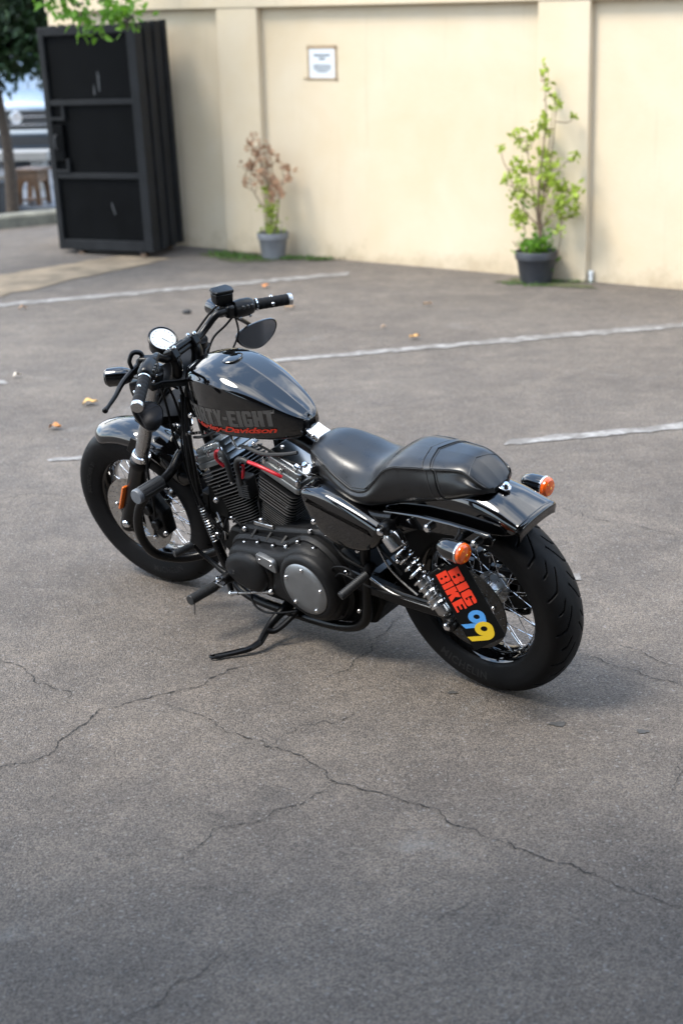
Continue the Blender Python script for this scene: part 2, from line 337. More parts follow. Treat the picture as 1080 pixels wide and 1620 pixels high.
# dusty strip that the gate rolls on, pavement and kerb beyond the gate
DUST = mat('dusty_brown_concrete', (.19, .145, .095), .9, vary=.45, vscale=4, bump=.4, bscale=60)
ragged_quad([(-3.4, 12.1), (-1.75, 13.70), (-1.35, 13.42), (-2.9, 11.2)], .005, 24, .02).build('gate_track_strip', DUST, ground, sharp=0)
PAVE = mat('pale_street_paving', (.11, .12, .135), .35, vary=.25, vscale=3)
tag(MB().box((-6.2, 20.5, .03), (9.0, 7.5, .06)).build('pavement', PAVE, sharp=0), 'pale paved driveway seen past the open gate', kind='structure')
KERBM = mat('mossy_kerb_concrete', (.13, .125, .10), .9, vary=.45, vscale=7, bump=.5, bscale=50)
kb = MB(); kb.prism([(-.12, 0), (.12, 0), (.12, .10), (.10, .12), (-.10, .12), (-.12, .10)], -1.9, .55)
kbo = tag(kb.build('kerb', KERBM, sharp=30), 'low mossy concrete kerb at the far left edge by the gate', kind='structure')
kbo.location = (-3.15, 15.75, 0); kbo.rotation_euler = (0, 0, R(-59))

# ---------------------------------------------------------------- perimeter wall
def stucco():
    mt = bpy.data.materials.new('cream_stucco'); mt.use_nodes = True; t = mt.node_tree; p = t.nodes['Principled BSDF']; L = t.links; N = t.nodes.new
    co = N('ShaderNodeTexCoord')
    def noise(sc, det, rough, dist=0):
        n = N('ShaderNodeTexNoise'); n.inputs['Scale'].default_value = sc; n.inputs['Detail'].default_value = det; n.inputs['Roughness'].default_value = rough; n.inputs['Distortion'].default_value = dist
        L.new(co.outputs['Object'], n.inputs['Vector']); return n.outputs['Fac']
    r = N('ShaderNodeValToRGB'); r.color_ramp.elements[0].position = .28; r.color_ramp.elements[1].position = .7
    r.color_ramp.elements[0].color = (.525, .418, .275, 1); r.color_ramp.elements[1].color = (.565, .475, .345, 1); L.new(noise(1.6, 8, .62, .3), r.inputs['Fac'])
    # damp stain rising from the ground, ragged
    sx = N('ShaderNodeSeparateXYZ'); L.new(co.outputs['Object'], sx.inputs['Vector'])
    a = N('ShaderNodeMath'); a.operation = 'MULTIPLY_ADD'; a.inputs[1].default_value = -.55; a.inputs[2].default_value = .30; L.new(noise(5, 6, .7), a.inputs[0])
    b = N('ShaderNodeMath'); b.operation = 'SUBTRACT'; L.new(a.outputs[0], b.inputs[0]); L.new(sx.outputs['Z'], b.inputs[1])
    mr = N('ShaderNodeMapRange'); mr.inputs['From Min'].default_value = -.10; mr.inputs['From Max'].default_value = .06; mr.inputs['To Max'].default_value = .5; L.new(b.outputs[0], mr.inputs['Value'])
    x = N('ShaderNodeMix'); x.data_type = 'RGBA'; x.inputs['B'].default_value = (.27, .20, .12, 1); L.new(r.outputs['Color'], x.inputs['A']); L.new(mr.outputs['Result'], x.inputs['Factor'])
    # thin vertical rain streaks
    mp = N('ShaderNodeMapping'); mp.inputs['Scale'].default_value = (5, 5, .35); L.new(co.outputs['Object'], mp.inputs['Vector'])
    sn = N('ShaderNodeTexNoise'); sn.inputs['Scale'].default_value = 2.2; sn.inputs['Detail'].default_value = 6; sn.inputs['Roughness'].default_value = .65; L.new(mp.outputs['Vector'], sn.inputs['Vector'])
    s2 = N('ShaderNodeMapRange'); s2.inputs['From Min'].default_value = .58; s2.inputs['From Max'].default_value = .78; s2.inputs['To Max'].default_value = .3; L.new(sn.outputs['Fac'], s2.inputs['Value'])
    y = N('ShaderNodeMix'); y.data_type = 'RGBA'; y.inputs['B'].default_value = (.345, .275, .185, 1); L.new(x.outputs['Result'], y.inputs['A']); L.new(s2.outputs['Result'], y.inputs['Factor'])
    L.new(y.outputs['Result'], p.inputs['Base Color']); p.inputs['Roughness'].default_value = .85
    bp = N('ShaderNodeBump'); bp.inputs['Strength'].default_value = .35; bp.inputs['Distance'].default_value = .006; L.new(noise(45, 5, .65), bp.inputs['Height']); L.new(bp.outputs['Normal'], p.inputs['Normal'])
    return mt
STUCCO = stucco()
WALL_ANG = -.6437
wall = empty('perimeter_wall', (0, 13.1021, 0), WALL_ANG)       # local x runs along the wall to the right, local -y faces the lot
tag(wall, 'cream stucco perimeter wall with pilasters behind the parking lot', 'wall')
MB().box((3.2, .16, 1.3), (12.6, .20, 2.6)).build('panel', STUCCO, wall, sharp=0)          # face at y = .06
for x0, x1 in ((-3.10, -2.72), (-1.14, -.716), (1.866, 2.283), (5.0, 5.42), (8.1, 8.52)):
    MB().box(((x0 + x1) / 2, .03, 1.29), (x1 - x0, .066, 2.58)).build('pilaster', STUCCO, wall, sharp=0, bev=.008)
MB().box((3.2, .085, 2.295), (12.64, .19, .64)).build('cornice', STUCCO, wall, sharp=0, bev=.008)
MB().box((3.2, .09, 2.66), (12.8, .34, .12)).build('coping', STUCCO, wall, sharp=0, bev=.01)
# taped paper notice
NOTE = mat('notice_paper', (.56, .58, .60), .7, vary=.03); TAPE = mat('brown_tape', (.32, .23, .14), .5, vary=.3, vscale=30); INK = mat('grey_print', (.16, .18, .19), .7)
nb = empty('paper_notice'); nb.parent = None; nb.matrix_world = wall.matrix_basis.copy()
tag(nb, 'small white printed notice taped to the cream wall', 'notice')
NM = Matrix.Translation((0, 13.1021, 0)) @ Matrix.Rotation(WALL_ANG, 4, 'Z') @ Matrix.Translation((-.112, .057, 1.545)); nb.matrix_world = NM
MB().box((0, 0, 0), (.255, .002, .225)).build('sheet', NOTE, nb, sharp=0)
for a, b, c, d in ((0, .122, .30, .028), (.135, 0, .022, .27), (0, -.120, .30, .016), (-.135, -.006, .018, .25)):
    MB().box((a, -.0025, b), (c, .0012, d)).build('tape_strip', TAPE, nb, sharp=0)
MB().box((-.165, -.002, -.118), (.05, .0012, .012)).build('tape_strip', TAPE, nb, sharp=0)
for z, w, h in ((.06, .16, .018), (.033, .06, .018), (-.015, .17, .009), (-.032, .18, .009), (-.049, .16, .009), (-.066, .10, .009)):
    MB().box((0, -.002, z), (w, .0015, h)).build('print_line', INK, nb, sharp=0)

# ---------------------------------------------------------------- folding gate pushed back against the wall end
GATEM = mat('gate_black_paint', (.013, .0135, .0145), .55, spec=.15, vary=.35, vscale=6, rvary=.12, bump=.1, bscale=40)
GATES = mat('gate_sheet_black', (.0025, .0027, .003), .55, spec=.06, vary=.4, vscale=4, rvary=.12)
GATEW = mat('gate_worn_grey', (.02, .02, .022), .6, vary=.4, vscale=10)
gate = empty('folding_gate', (-1.50, 13.44, 0)); gate.rotation_euler = (0, R(-1.6), 0)
tag(gate, 'tall black sheet metal folding gate standing open by the wall end', 'gate')
ga = np.array([-.862, .507, 0]); gb = np.array([.336, .94, 0]); gz = np.array([0, 0, 1.])
GF = Matrix((Vector(ga), Vector(unit(np.cross(gz, ga)) * -1), Vector((0, 0, 1)))).transposed().to_4x4()   # local x to the left, y to the back
sk = (gb @ ga)
def gbox(mb, x0, x1, y0, y1, z0, z1):
    mb.box(((x0 + x1) / 2, (y0 + y1) / 2, (z0 + z1) / 2), (x1 - x0, y1 - y0, z1 - z0)); return mb
def gpart(mb, name, mt, bev=.004, parent=None): 
    return mb.build(name, mt, parent or gate, sharp=0, bev=bev, M=None if parent else GF)
W, ZT, ZB = 1.0, 1.885, .055
for name, b in (('stile', (0, .085, 0, .06, ZB, ZT)), ('stile', (W - .055, W, 0, .06, ZB, ZT)), ('top_rail', (.085, W - .055, .001, .059, ZT - .07, ZT - .001)),
                ('bottom_rail', (.085, W - .055, .001, .059, ZB + .001, ZB + .085)), ('middle_rail', (.085, W - .055, .004, .05, 1.255, 1.30)), ('middle_rail', (.085, W - .055, .004, .05, .655, .70))):
    gpart(gbox(MB(), *b), name, GATEM)
for z0, z1 in ((1.30, ZT - .07), (.70, 1.255), (ZB + .085, .655)):
    gpart(gbox(MB(), .085, W - .055, .032, .040, z0, z1), 'sheet_panel', GATES, 0)
GATEP = mat('gate_scraped_paint', (.035, .037, .04), .7, vary=.6, vscale=30)
for pts in ([(.42, 1.36), (.437, 1.365), (.440, 1.50), (.432, 1.535), (.420, 1.49)], [(.475, 1.335), (.49, 1.335), (.488, 1.41), (.478, 1.42)], [(.38, .36), (.392, .35), (.42, .44), (.412, .46)]):
    gpart(MB().prism(pts, .0308, .0318), 'scrape', GATEP, 0)
for z in (1.19, .76):                                       # lock boxes on the free edge
    gpart(gbox(MB(), W - .20, W - .055, -.006, .03, z - .055, z - .03), 'lock_bracket', GATEM, .003)
    gpart(gbox(MB(), W - .20, W - .175, -.005, .03, z - .029, z + .06), 'lock_bracket', GATEM, .003)
gpart(gbox(MB(), W - .17, W - .06, -.012, .03, .80, 1.10), 'lock_box', GATES, .004)
gpart(MB().tube([(W - .115, -.02, 1.02), (W - .115, -.05, 1.0), (W - .115, -.05, .92), (W - .115, -.02, .90)], .009, 8), 'pull_handle', GATEW, 0)
for k in range(6):                                          # the leaves folded behind the first one
    y0 = .085 + k * .085; xo = .187 * y0 + (-.010 if k % 2 else .008)
    lf = gpart(gbox(MB(), xo + .05, xo + W - .06, y0 + .025, y0 + .033, ZB + .03, ZT - .03), 'folded_leaf', GATES, 0)
    for x in (xo, xo + W - .05): gpart(gbox(MB(), x, x + .05, y0, y0 + .055, ZB, ZT + (.01 if k % 2 else 0)), 'stile', GATEM, .004, lf)
    gpart(gbox(MB(), xo + .05, xo + W - .05, y0 + .004, y0 + .054, ZT - .06, ZT - .004), 'top_rail', GATEM, .003, lf)
for x in (.12, .78, ):
    w = gpart(MB().cyl((x, .012, .028), (x, .05, .028), .027, n=18), 'caster', mat('caster_brown', (.10, .06, .035), .6), .003)
    gpart(gbox(MB(), x - .03, x + .03, .005, .058, .045, .058), 'caster_bracket', GATEM, .002, w)
for x in (.1, .75): gpart(MB().cyl((x + .1, .48, .028), (x + .1, .52, .028), .027, n=18), 'caster', MT['caster_brown'], .003)

# ---------------------------------------------------------------- unseen building with a flat roof behind the view, added to darken the foreground
SHADEC = mat('shade_building_concrete', (.13, .125, .12), .85, vary=.15, vscale=2, bump=.2, bscale=40); SHADEG = mat('shade_building_glass', (.02, .025, .03), .08)
shade_bldg = empty('added_shade_building', (0, -1.6, 0)); tag(shade_bldg, 'unseen low building with a flat roof, added behind the camera to shade the foreground', 'building')
MB().box((0, -2, 2.6), (14, 4, 5.2)).build('wall', SHADEC, shade_bldg, sharp=0)
MB().box((0, 2.25, 3.12), (12, 4.5, .22)).build('added_shade_roof', SHADEC, shade_bldg, sharp=0, bev=.02)
for x in (-4.6, 4.6): MB().cyl((x, 4.2, 0), (x, 4.2, 3.01), .14, n=24).build('column', SHADEC, shade_bldg)
for x in (-4.2, 0, 4.2):
    w_ = MB().box((x, .02, 1.45), (2.6, .08, 2.3)).build('window', GATEM, shade_bldg, sharp=0)
    for q in (-.63, .63): MB().box((x + q, .065, 1.45), (1.15, .02, 2.1)).build('pane', SHADEG, w_, sharp=0)

# ---------------------------------------------------------------- trees, plants
def leafmat(name, col, vary=.35, trans=.35):
    mt = bpy.data.materials.new(name); mt.use_nodes = True; t = mt.node_tree; p = t.nodes['Principled BSDF']; L = t.links; N = t.nodes.new
    g = N('ShaderNodeNewGeometry'); r = N('ShaderNodeValToRGB'); r.color_ramp.elements[0].color = (*[c * (1 - vary) for c in col], 1); r.color_ramp.elements[1].color = (*[min(1, c * (1 + vary)) for c in col], 1)
    L.new(g.outputs['Random Per Island'], r.inputs['Fac']); L.new(r.outputs['Color'], p.inputs['Base Color']); p.inputs['Roughness'].default_value = .5
    tr = N('ShaderNodeBsdfTranslucent'); L.new(r.outputs['Color'], tr.inputs['Color']); ms = N('ShaderNodeMixShader'); ms.inputs['Fac'].default_value = trans
    o = t.nodes['Material Output']; L.new(p.outputs['BSDF'], ms.inputs[1]); L.new(tr.outputs['BSDF'], ms.inputs[2]); L.new(ms.outputs['Shader'], o.inputs['Surface']); return mt
def leaves(mb, pos, dirs, size, width=.42, fold=.18):
    for p, d, s in zip(pos, dirs, size):
        d = unit(d); x, y = perp(d); a = random.uniform(0, 6.28); s_ = math.cos(a) * x + math.sin(a) * y; n = np.cross(d, s_)
        v = [p, p + d * s * .3 + s_ * s * width * .5 + n * s * fold * .4, p + d * s * .68 + s_ * s * width * .42 + n * s * fold * .3, p + d * s - n * s * .08,
             p + d * s * .68 - s_ * s * width * .42 + n * s * fold * .3, p + d * s * .3 - s_ * s * width * .5 + n * s * fold * .4, p + d * s * .5]
        mb.add(v, [(0, 1, 6), (1, 2, 6), (2, 3, 6), (3, 4, 6), (4, 5, 6), (5, 0, 6)])
def rdir(up=.2): return unit(np.random.randn(3) + np.array([0, 0, up]))
BARK = mat('dark_bark', (.045, .033, .024), .9, vary=.4, vscale=20, bump=.5, bscale=60)
TWIG = mat('brown_twig', (.14, .09, .06), .85, vary=.3, vscale=30)
def tree(name, label, base, top, rad, crown, n, lm, lsize, leafrad=.3, lean=(0, 0), hang=None):
    """crown: list of (centre, radius) lobes around which leaf clumps grow"""
    t = empty(name, base); tag(t, label, 'tree'); tr = MB(); b0 = np.array([0, 0, 0.]); hub = np.array([lean[0], lean[1], top])
    tr.tube([b0, b0 + hub * .35 + [.03, -.02, 0], b0 + hub * .7 + [-.02, .03, 0], hub], [rad * 1.3, rad, rad * .85, rad * .6], 10)
    cr_ = MB()
    for c, r in crown:
        c = np.array(c, float); st = hub * random.uniform(.85, 1.0); mid = (st + c) / 2 + np.random.randn(3) * .12; kk = 1.0
        if hang is not None and r < .2: st = np.array(hang); mid = (st + c) / 2 + [.02, 0, .06]; kk = .12
        tr.tube([st, mid, c], [rad * .5 * kk, rad * .3 * kk, rad * .12 * kk], 7)
        k = max(int(n * r * r), 5)
        for _ in range(k):
            d = rdir(.15); cc = c + d * r * random.random() ** .45
            if random.random() < .12: tr.tube([c, (c + cc) / 2 + np.random.randn(3) * .03, cc], [rad * .12, rad * .06], 5, 3)
            q = random.randint(4, 9); pos = cc + np.random.randn(q, 3) * leafrad * .22
            leaves(cr_, pos, [unit(d + np.random.randn(3) * .8 + [0, 0, -.35]) for _ in range(q)], np.random.uniform(.7, 1.25, q) * lsize)
    tr.build('trunk', BARK, t, sharp=60); cr_.build('crown', lm, t, sharp=0); return t
LEAF_D = leafmat('dark_green_leaf', (.016, .042, .011), .5, .25); LEAF_B = leafmat('bright_green_leaf', (.12, .26, .02), .35, .5)
LEAF_Y = leafmat('yellow_green_leaf', (.30, .39, .045), .3, .4); LEAF_R = leafmat('dry_red_brown_leaf', (.42, .26, .16), .35, .4); GRASSM = leafmat('moss_green', (.065, .13, .018), .5, .2)
tree('street_tree', 'dark leafy tree with thin black trunk beside the gate', (-3.22, 16.4, 0), 1.9, .055,
     [((-.25, .1, 1.75), .42), ((.20, 0, 1.72), .36), ((.40, -.1, 1.66), .30), ((.0, -.2, 1.62), .30), ((.46, .1, 1.9), .32), ((-.5, 0, 1.8), .4), ((.1, -.1, 1.95), .4), ((.42, -.2, 2.05), .34), ((-.1, -.3, 2.15), .45), ((.2, .3, 2.5), .5), ((-.6, .2, 2.4), .6), ((0, 0, 3.0), .6), ((.5, .2, 2.9), .5)], 700, LEAF_D, .10, .3, (-.08, .05))
# the tree by the gate whose twigs hang into the top left corner; its crown shades the gate and the wall end
tree('overhanging_tree', 'bright green leafy twigs hanging down in front of the gate top', (-4.6, 11.4, 0), 2.9, .10,
     [((.6, .2, 3.2), .7), ((1.3, .6, 3.3), .75), ((2.0, .9, 3.2), .75), ((2.5, 1.1, 2.95), .6), ((.3, 1.2, 3.8), .9), ((1.5, 1.3, 3.9), .9), ((2.5, 1.5, 3.7), .75), ((-.4, -.2, 3.6), .9), ((3.1, 1.7, 3.8), .6), ((2.7, 1.9, 3.3), .5), ((3.3, 2.0, 4.1), .5), ((2.1, 2.0, 3.1), .5), ((2.4, 2.2, 3.0), .5), ((2.8, 2.3, 2.95), .5), ((2.1, 1.8, 3.3), .5),
      ((2.62, 1.1, 2.12), .15), ((2.74, 1.1, 2.04), .10), ((2.80, 1.1, 1.98), .08), ((2.84, 1.1, 1.89), .045), ((2.95, 1.1, 2.10), .12), ((3.02, 1.1, 2.04), .10), ((3.08, 1.1, 1.97), .06), ((3.12, 1.1, 1.92), .04), ((2.58, 1.1, 2.05), .06)], 60, LEAF_B, .085, .25, (.3, .1), (2.7, 1.1, 3.0))
def pot(parent, r, h, mt, soilm):
    pr = [(r * .70, 0), (r * .74, .004), (r * .92, h * .74), (r * .93, h * .75), (r, h * .76), (r * 1.02, h * .98), (r * 1.0, h), (r * .93, h), (r * .90, h * .88)]
    MB().lathe([(0.001, 0)] + pr, (0, 0, 0), (0, 0, 1), 36).build('pot', mt, parent, sharp=40)
    MB().lathe([(r * .91, h * .90), (r * .6, h * .93), (.001, h * .92)], (0, 0, 0), (0, 0, 1), 24).build('soil', soilm, parent, sharp=60)
SOIL = mat('dark_soil', (.05, .04, .025), .95, vary=.4, vscale=40, bump=.6, bscale=90)
POTG = mat('faded_grey_pot', (.15, .15, .153), .6, vary=.2, vscale=8); POTD = mat('charcoal_pot', (.026, .028, .033), .45, vary=.2, vscale=8)
WL = Matrix.Translation((0, 13.1021, 0)) @ Matrix.Rotation(WALL_ANG, 4, 'Z')
# right: tall sparse yellow-green shrub; plan lists (sideways, out of the wall, height) of leafy tips
def shrub(name, label, loc, potr, poth, potm, stems, tips, lm, lsz, extra):
    t = empty(name, loc, WALL_ANG); tag(t, label, 'potted plant', 'potted plants along the wall'); pot(t, potr, poth, potm, SOIL)
    st = MB(); fo = MB()
    for s in stems: st.tube(s[0], s[1], 7)
    allpts = np.concatenate([catmull(s[0], 6) for s in stems])
    for (x, y, z, r, k) in tips:
        p = np.array([x, y, z]); low = allpts[allpts[:, 2] < z - .02]; low = low if len(low) else allpts
        q = low[np.argmin(np.linalg.norm((low - p) * [1, 1, .7], axis=1))]
        st.tube([q, (q + p) / 2 + [np.random.randn() * .015, 0, -.02], p], [.004, .0022], 5, 4)
        pos = p + np.random.randn(k, 3) * r * np.array([.5, .5, .55]); leaves(fo, pos, [rdir(.3) for _ in range(k)], np.random.uniform(.7, 1.3, k) * lsz, .55)
    st.build('stem', TWIG, t, sharp=60); fo.build('foliage', lm, t, sharp=0)
    for mt, lst in extra:
        e = MB()
        for (x, y, z, r, k, sz) in lst: leaves(e, np.array([x, y, z]) + np.random.randn(k, 3) * r * .5, [rdir(.8) for _ in range(k)], np.random.uniform(.7, 1.3, k) * sz, .4)
        e.build('foliage', mt, t, sharp=0)
    return t
S = 1 / 233.0                                                    # metres for a pixel of the plan below
def plan(lst, cx, cy, h0): return [((x - cx) * S * 1.12, random.uniform(-.10, .08), h0 + (cy - y) * S, r * S, k) for x, y, r, k in [(a_, b_, c_, int(d_ * 1.7)) for a_, b_, c_, d_ in lst]]
tipsR = plan([(857, 95, 5, 3), (860, 108, 6, 5), (857, 118, 5, 4), (861, 140, 4, 3), (878, 143, 6, 5), (885, 158, 9, 12), (870, 131, 4, 3), (898, 177, 5, 5), (845, 190, 9, 14), (834, 212, 10, 16), (860, 203, 6, 7), (868, 182, 6, 7),
              (858, 176, 5, 6), (822, 202, 6, 6), (811, 222, 8, 10), (808, 206, 5, 5), (822, 230, 6, 6), (792, 226, 5, 5), (852, 235, 12, 18), (866, 254, 13, 20), (868, 270, 13, 24), (840, 262, 8, 8), (820, 250, 9, 12), (815, 262, 9, 12), (797, 267, 6, 7), (801, 280, 8, 10),
              (821, 278, 7, 8), (815, 295, 9, 12), (806, 305, 6, 7), (835, 292, 10, 14), (853, 290, 11, 18), (885, 279, 11, 16), (893, 250, 7, 7), (903, 241, 7, 8), (886, 295, 10, 14), (909, 287, 7, 8), (913, 304, 11, 22), (897, 312, 12, 22), (890, 326, 10, 14), (905, 330, 7, 10),
              (888, 343, 8, 10), (862, 350, 6, 6), (845, 318, 8, 12), (817, 314, 8, 12), (810, 338, 10, 16), (826, 341, 8, 14), (813, 356, 8, 12), (832, 350, 5, 6), (890, 362, 7, 8), (842, 360, 4, 4), (895, 285, 7, 8), (862, 315, 6, 7)], 847, 405, .205)
kR = lambda x, y, d=0.: ((x - 847) * S, d, .205 + (405 - y) * S)
shrub('potted_shrub', 'tall sparse yellow-green shrub in a charcoal pot by the right pilaster', (1.475, 11.80, 0), .155, .235, POTD,
      [([kR(851, 408), kR(853, 360, .02), kR(851, 330), kR(857, 270, -.03), kR(860, 180, .02), kR(857, 97)], [.011, .010, .009, .007, .004, .002]),
       ([kR(853, 372), kR(840, 330, .05), kR(826, 270, .06), kR(820, 210, .04)], [.007, .006, .004, .002]), ([kR(853, 350), kR(868, 300, -.05), kR(880, 220, -.03), kR(884, 155, -.02)], [.007, .006, .004, .002]),
       ([kR(854, 362), kR(876, 340, -.04), kR(900, 310, -.05), kR(912, 290, -.04)], [.006, .005, .003, .002]), ([kR(852, 356), kR(830, 332, -.04), kR(808, 290, -.05), kR(798, 262, -.06)], [.006, .005, .003, .002]),
       ([kR(858, 320), kR(876, 270, .06), kR(900, 245, .05)], [.005, .003, .002]), ([kR(812, 400), kR(822, 372, .02), kR(818, 345)], [.004, .003, .002]), ([kR(885, 405, .02), kR(890, 370, .03), kR(889, 330, .02)], [.004, .003, .002]),
       ([kR(858, 300), kR(866, 230, .02), kR(872, 160, .03)], [.005, .004, .002]), ([kR(815, 398), kR(800, 385)], [.004, .003])],
      tipsR, LEAF_Y, .044, [(LEAF_B, [(-.06, -.02, .23, .09, 40, .05), (.05, -.03, .25, .10, 60, .05), (0, .03, .24, .12, 60, .05), (.02, -.06, .27, .05, 30, .06), (-.1, 0, .55, .04, 14, .045), (.05, -.05, .28, .05, 20, .05)])])
S = 1 / 205.0
kL = lambda x, y, d=0.: ((x - 427) * S, d, .19 + (375 - y) * S)
tipsL = plan([(402, 222, 7, 10), (420, 215, 5, 6), (424, 228, 6, 8), (431, 238, 7, 10), (409, 234, 7, 10), (394, 245, 8, 14), (388, 258, 8, 14), (397, 262, 7, 10), (416, 250, 8, 14), (428, 250, 6, 8), (404, 275, 7, 9), (420, 272, 8, 12), (386, 283, 6, 8), (380, 293, 5, 6),
              (410, 290, 6, 8), (428, 285, 7, 10), (454, 270, 7, 12), (460, 282, 7, 12), (448, 290, 9, 18), (452, 302, 9, 18), (440, 280, 6, 9), (442, 308, 7, 10), (425, 300, 5, 7), (414, 262, 6, 8), (395, 232, 6, 7), (378, 262, 5, 5), (457, 262, 5, 6), (433, 296, 6, 9)], 427, 375, .19)
shrub('potted_shrub', 'half dried shrub with red-brown top leaves in a faded grey pot', (-.50, 13.30, 0), .128, .215, POTG,
      [([kL(425, 378), kL(426, 340), kL(424, 310, .02), kL(412, 270), kL(405, 225)], [.009, .008, .006, .004, .002]), ([kL(428, 378), kL(436, 340, .02), kL(444, 310), kL(455, 275)], [.007, .006, .004, .002]),
       ([kL(424, 345), kL(405, 318, -.03), kL(388, 290, -.03), kL(386, 260)], [.006, .005, .003, .002]), ([kL(424, 320), kL(426, 280, .03), kL(422, 230, .03)], [.005, .004, .002]), ([kL(446, 375), kL(447, 350)], [.003, .002])],
      [(a_, b_, c_, d_, int(e_ * .65)) for a_, b_, c_, d_, e_ in tipsL], LEAF_R, .046, [(LEAF_Y, [(-.04, -.02, .545, .03, 16, .045), (-.02, -.03, .40, .05, 26, .045), (.03, -.03, .42, .04, 22, .045), (0, 0, .32, .05, 26, .045), (0, -.02, .25, .06, 36, .045), (.02, .02, .22, .08, 30, .04)])])
# moss and weeds along the foot of the wall
def weeds(name, label, spots, n, sz):
    b = MB()
    for x, y, rx, ry in spots:
        for _ in range(int(n * rx * 10)):
            q = np.array([x + np.random.randn() * rx * .5, y + np.random.randn() * ry * .5, .006])
            leaves(b, [q], [unit([np.random.randn() * .6, np.random.randn() * .6, .8])], [sz * random.uniform(.5, 1.2)], .3)
    tag(b.build(name, GRASSM, sharp=0), label, 'weeds', kind='stuff')
weeds('weed_strip', 'low green weeds around the faded grey pot', [(-.82, 13.40, .16, .10), (-.66, 13.28, .14, .10), (-.30, 13.19, .18, .05), (-.12, 13.10, .12, .03), (-.95, 13.55, .12, .10)], 110, .035)
weeds('weed_strip', 'low green weeds around the charcoal pot', [(1.30, 11.72, .12, .06), (1.62, 11.77, .12, .05), (1.78, 11.72, .08, .03), (1.45, 11.62, .12, .03)], 60, .025)
MOSS = mat('dark_moss', (.055, .060, .022), .95, vary=.5, vscale=18, bump=.6, bscale=80)
for x, y, rx, ry, lab in ((-.78, 13.36, .36, .16, 'dark moss on the asphalt around the faded grey pot'), (1.52, 11.74, .36, .11, 'dark moss on the asphalt around the charcoal pot')):
    b = MB(); v = [(0, 0, .006)]
    for k in range(40):
        a = k / 40 * 6.283; q = 1 + .25 * math.sin(3 * a + x) + .15 * np.random.randn(); v.append((rx * q * math.cos(a), ry * q * math.sin(a), .005))
    o = b.add(v, [(0, k + 1, (k + 1) % 40 + 1) for k in range(40)]).build('moss_patch', MOSS, sharp=0); o.location = (x, y, 0); o.rotation_euler = (0, 0, WALL_ANG); tag(o, lab, 'moss', kind='stuff')
# short white pipe stub at the foot of the right pilaster
pp = MB().cyl((0, 0, 0), (0, 0, .085), .014, n=14); pp.lathe([(.014, .06), (.019, .06), (.019, .085), (.012, .085), (.012, .05)], (0, 0, 0), (0, 0, 1), 14)
po = pp.build('drain_pipe', mat('white_pvc', (.72, .72, .70), .4), sharp=40); po.location = WL @ Vector((2.31, .035, 0)); tag(po, 'short white pipe stub at the foot of the right pilaster', 'pipe')
# ---------------------------------------------------------------- the motorcycle (x forward, y to its left, z up; leaning on its side stand)
bike = empty('motorcycle'); tag(bike, 'black cruiser motorcycle leaning on its side stand in the parking lot', 'motorcycle')
LEAN, HEAD, STEER = .2422, 2.3909, .1033
bike.matrix_world = Matrix.Translation((.4834, 4.6047, .003)) @ Matrix.Rotation(HEAD, 4, 'Z') @ Matrix.Rotation(-LEAN, 4, 'X')
AX = np.array([-.5, 0, math.cos(R(30))]); PIV = Vector((1.62, 0, 0))
FK = Matrix.Translation(PIV) @ Matrix.Rotation(STEER, 4, Vector(AX)) @ Matrix.Translation(-PIV)      # turns the front end to the left
def part(mb, name, mt, parent=None, sharp=35, bev=0, front=False, label=None):
    return mb.build(name, mt, parent or bike, sharp, bev, FK if front and parent is None else None, label)
BOLT = MB().lathe([(.001, .006), (.0045, .006), (.0065, .004), (.007, 0)], (0, 0, 0), (0, 0, 1), 12).mesh('bolt', CHROME, 40)
BOLTB = MB().lathe([(.001, .006), (.005, .006), (.0065, .004), (.007, 0)], (0, 0, 0), (0, 0, 1), 6).mesh('bolt', SATIN, 20)
def bolt(p, d, parent, s=1.0, front=False, black=False):
    M = axis_frame(p, d) @ Matrix.Scale(s, 4); o = link('bolt', BOLTB if black else BOLT, parent)
    o.matrix_local = (FK @ M) if front and parent is bike else M; return o

# --- wheels
def tyre_mesh(Rad, prof, groove, mt, n=720, sub=9):
    P = catmull(prof, sub); m = len(P); th = np.arange(n) * 2 * math.pi / n
    tang = np.gradient(P, axis=0); nrm = np.stack([-tang[:, 1], tang[:, 0]], -1); nrm /= np.linalg.norm(nrm, axis=1)[:, None]
    if nrm[m // 2][1] < 0: nrm = -nrm
    V = np.zeros((n, m, 3))
    D = groove(th[:, None], P[None, :, 0]) * np.clip((P[None, :, 1] - Rad * .895) / .004, 0, 1)
    y = P[None, :, 0] - nrm[None, :, 0] * D; r = P[None, :, 1] - nrm[None, :, 1] * D
    V[..., 0] = r * np.cos(th)[:, None]; V[..., 1] = y; V[..., 2] = r * np.sin(th)[:, None]
    i = np.arange(n)[:, None]; j = np.arange(m - 1)[None, :]; i2 = (i + 1) % n
    F = np.stack([i * m + j, i2 * m + j, i2 * m + j + 1, i * m + j + 1], -1).reshape(-1, 4)
    me = bpy.data.meshes.new('tyre'); me.from_pydata(V.reshape(-1, 3).tolist(), [], F.tolist()); return finish(me, mt, 50)
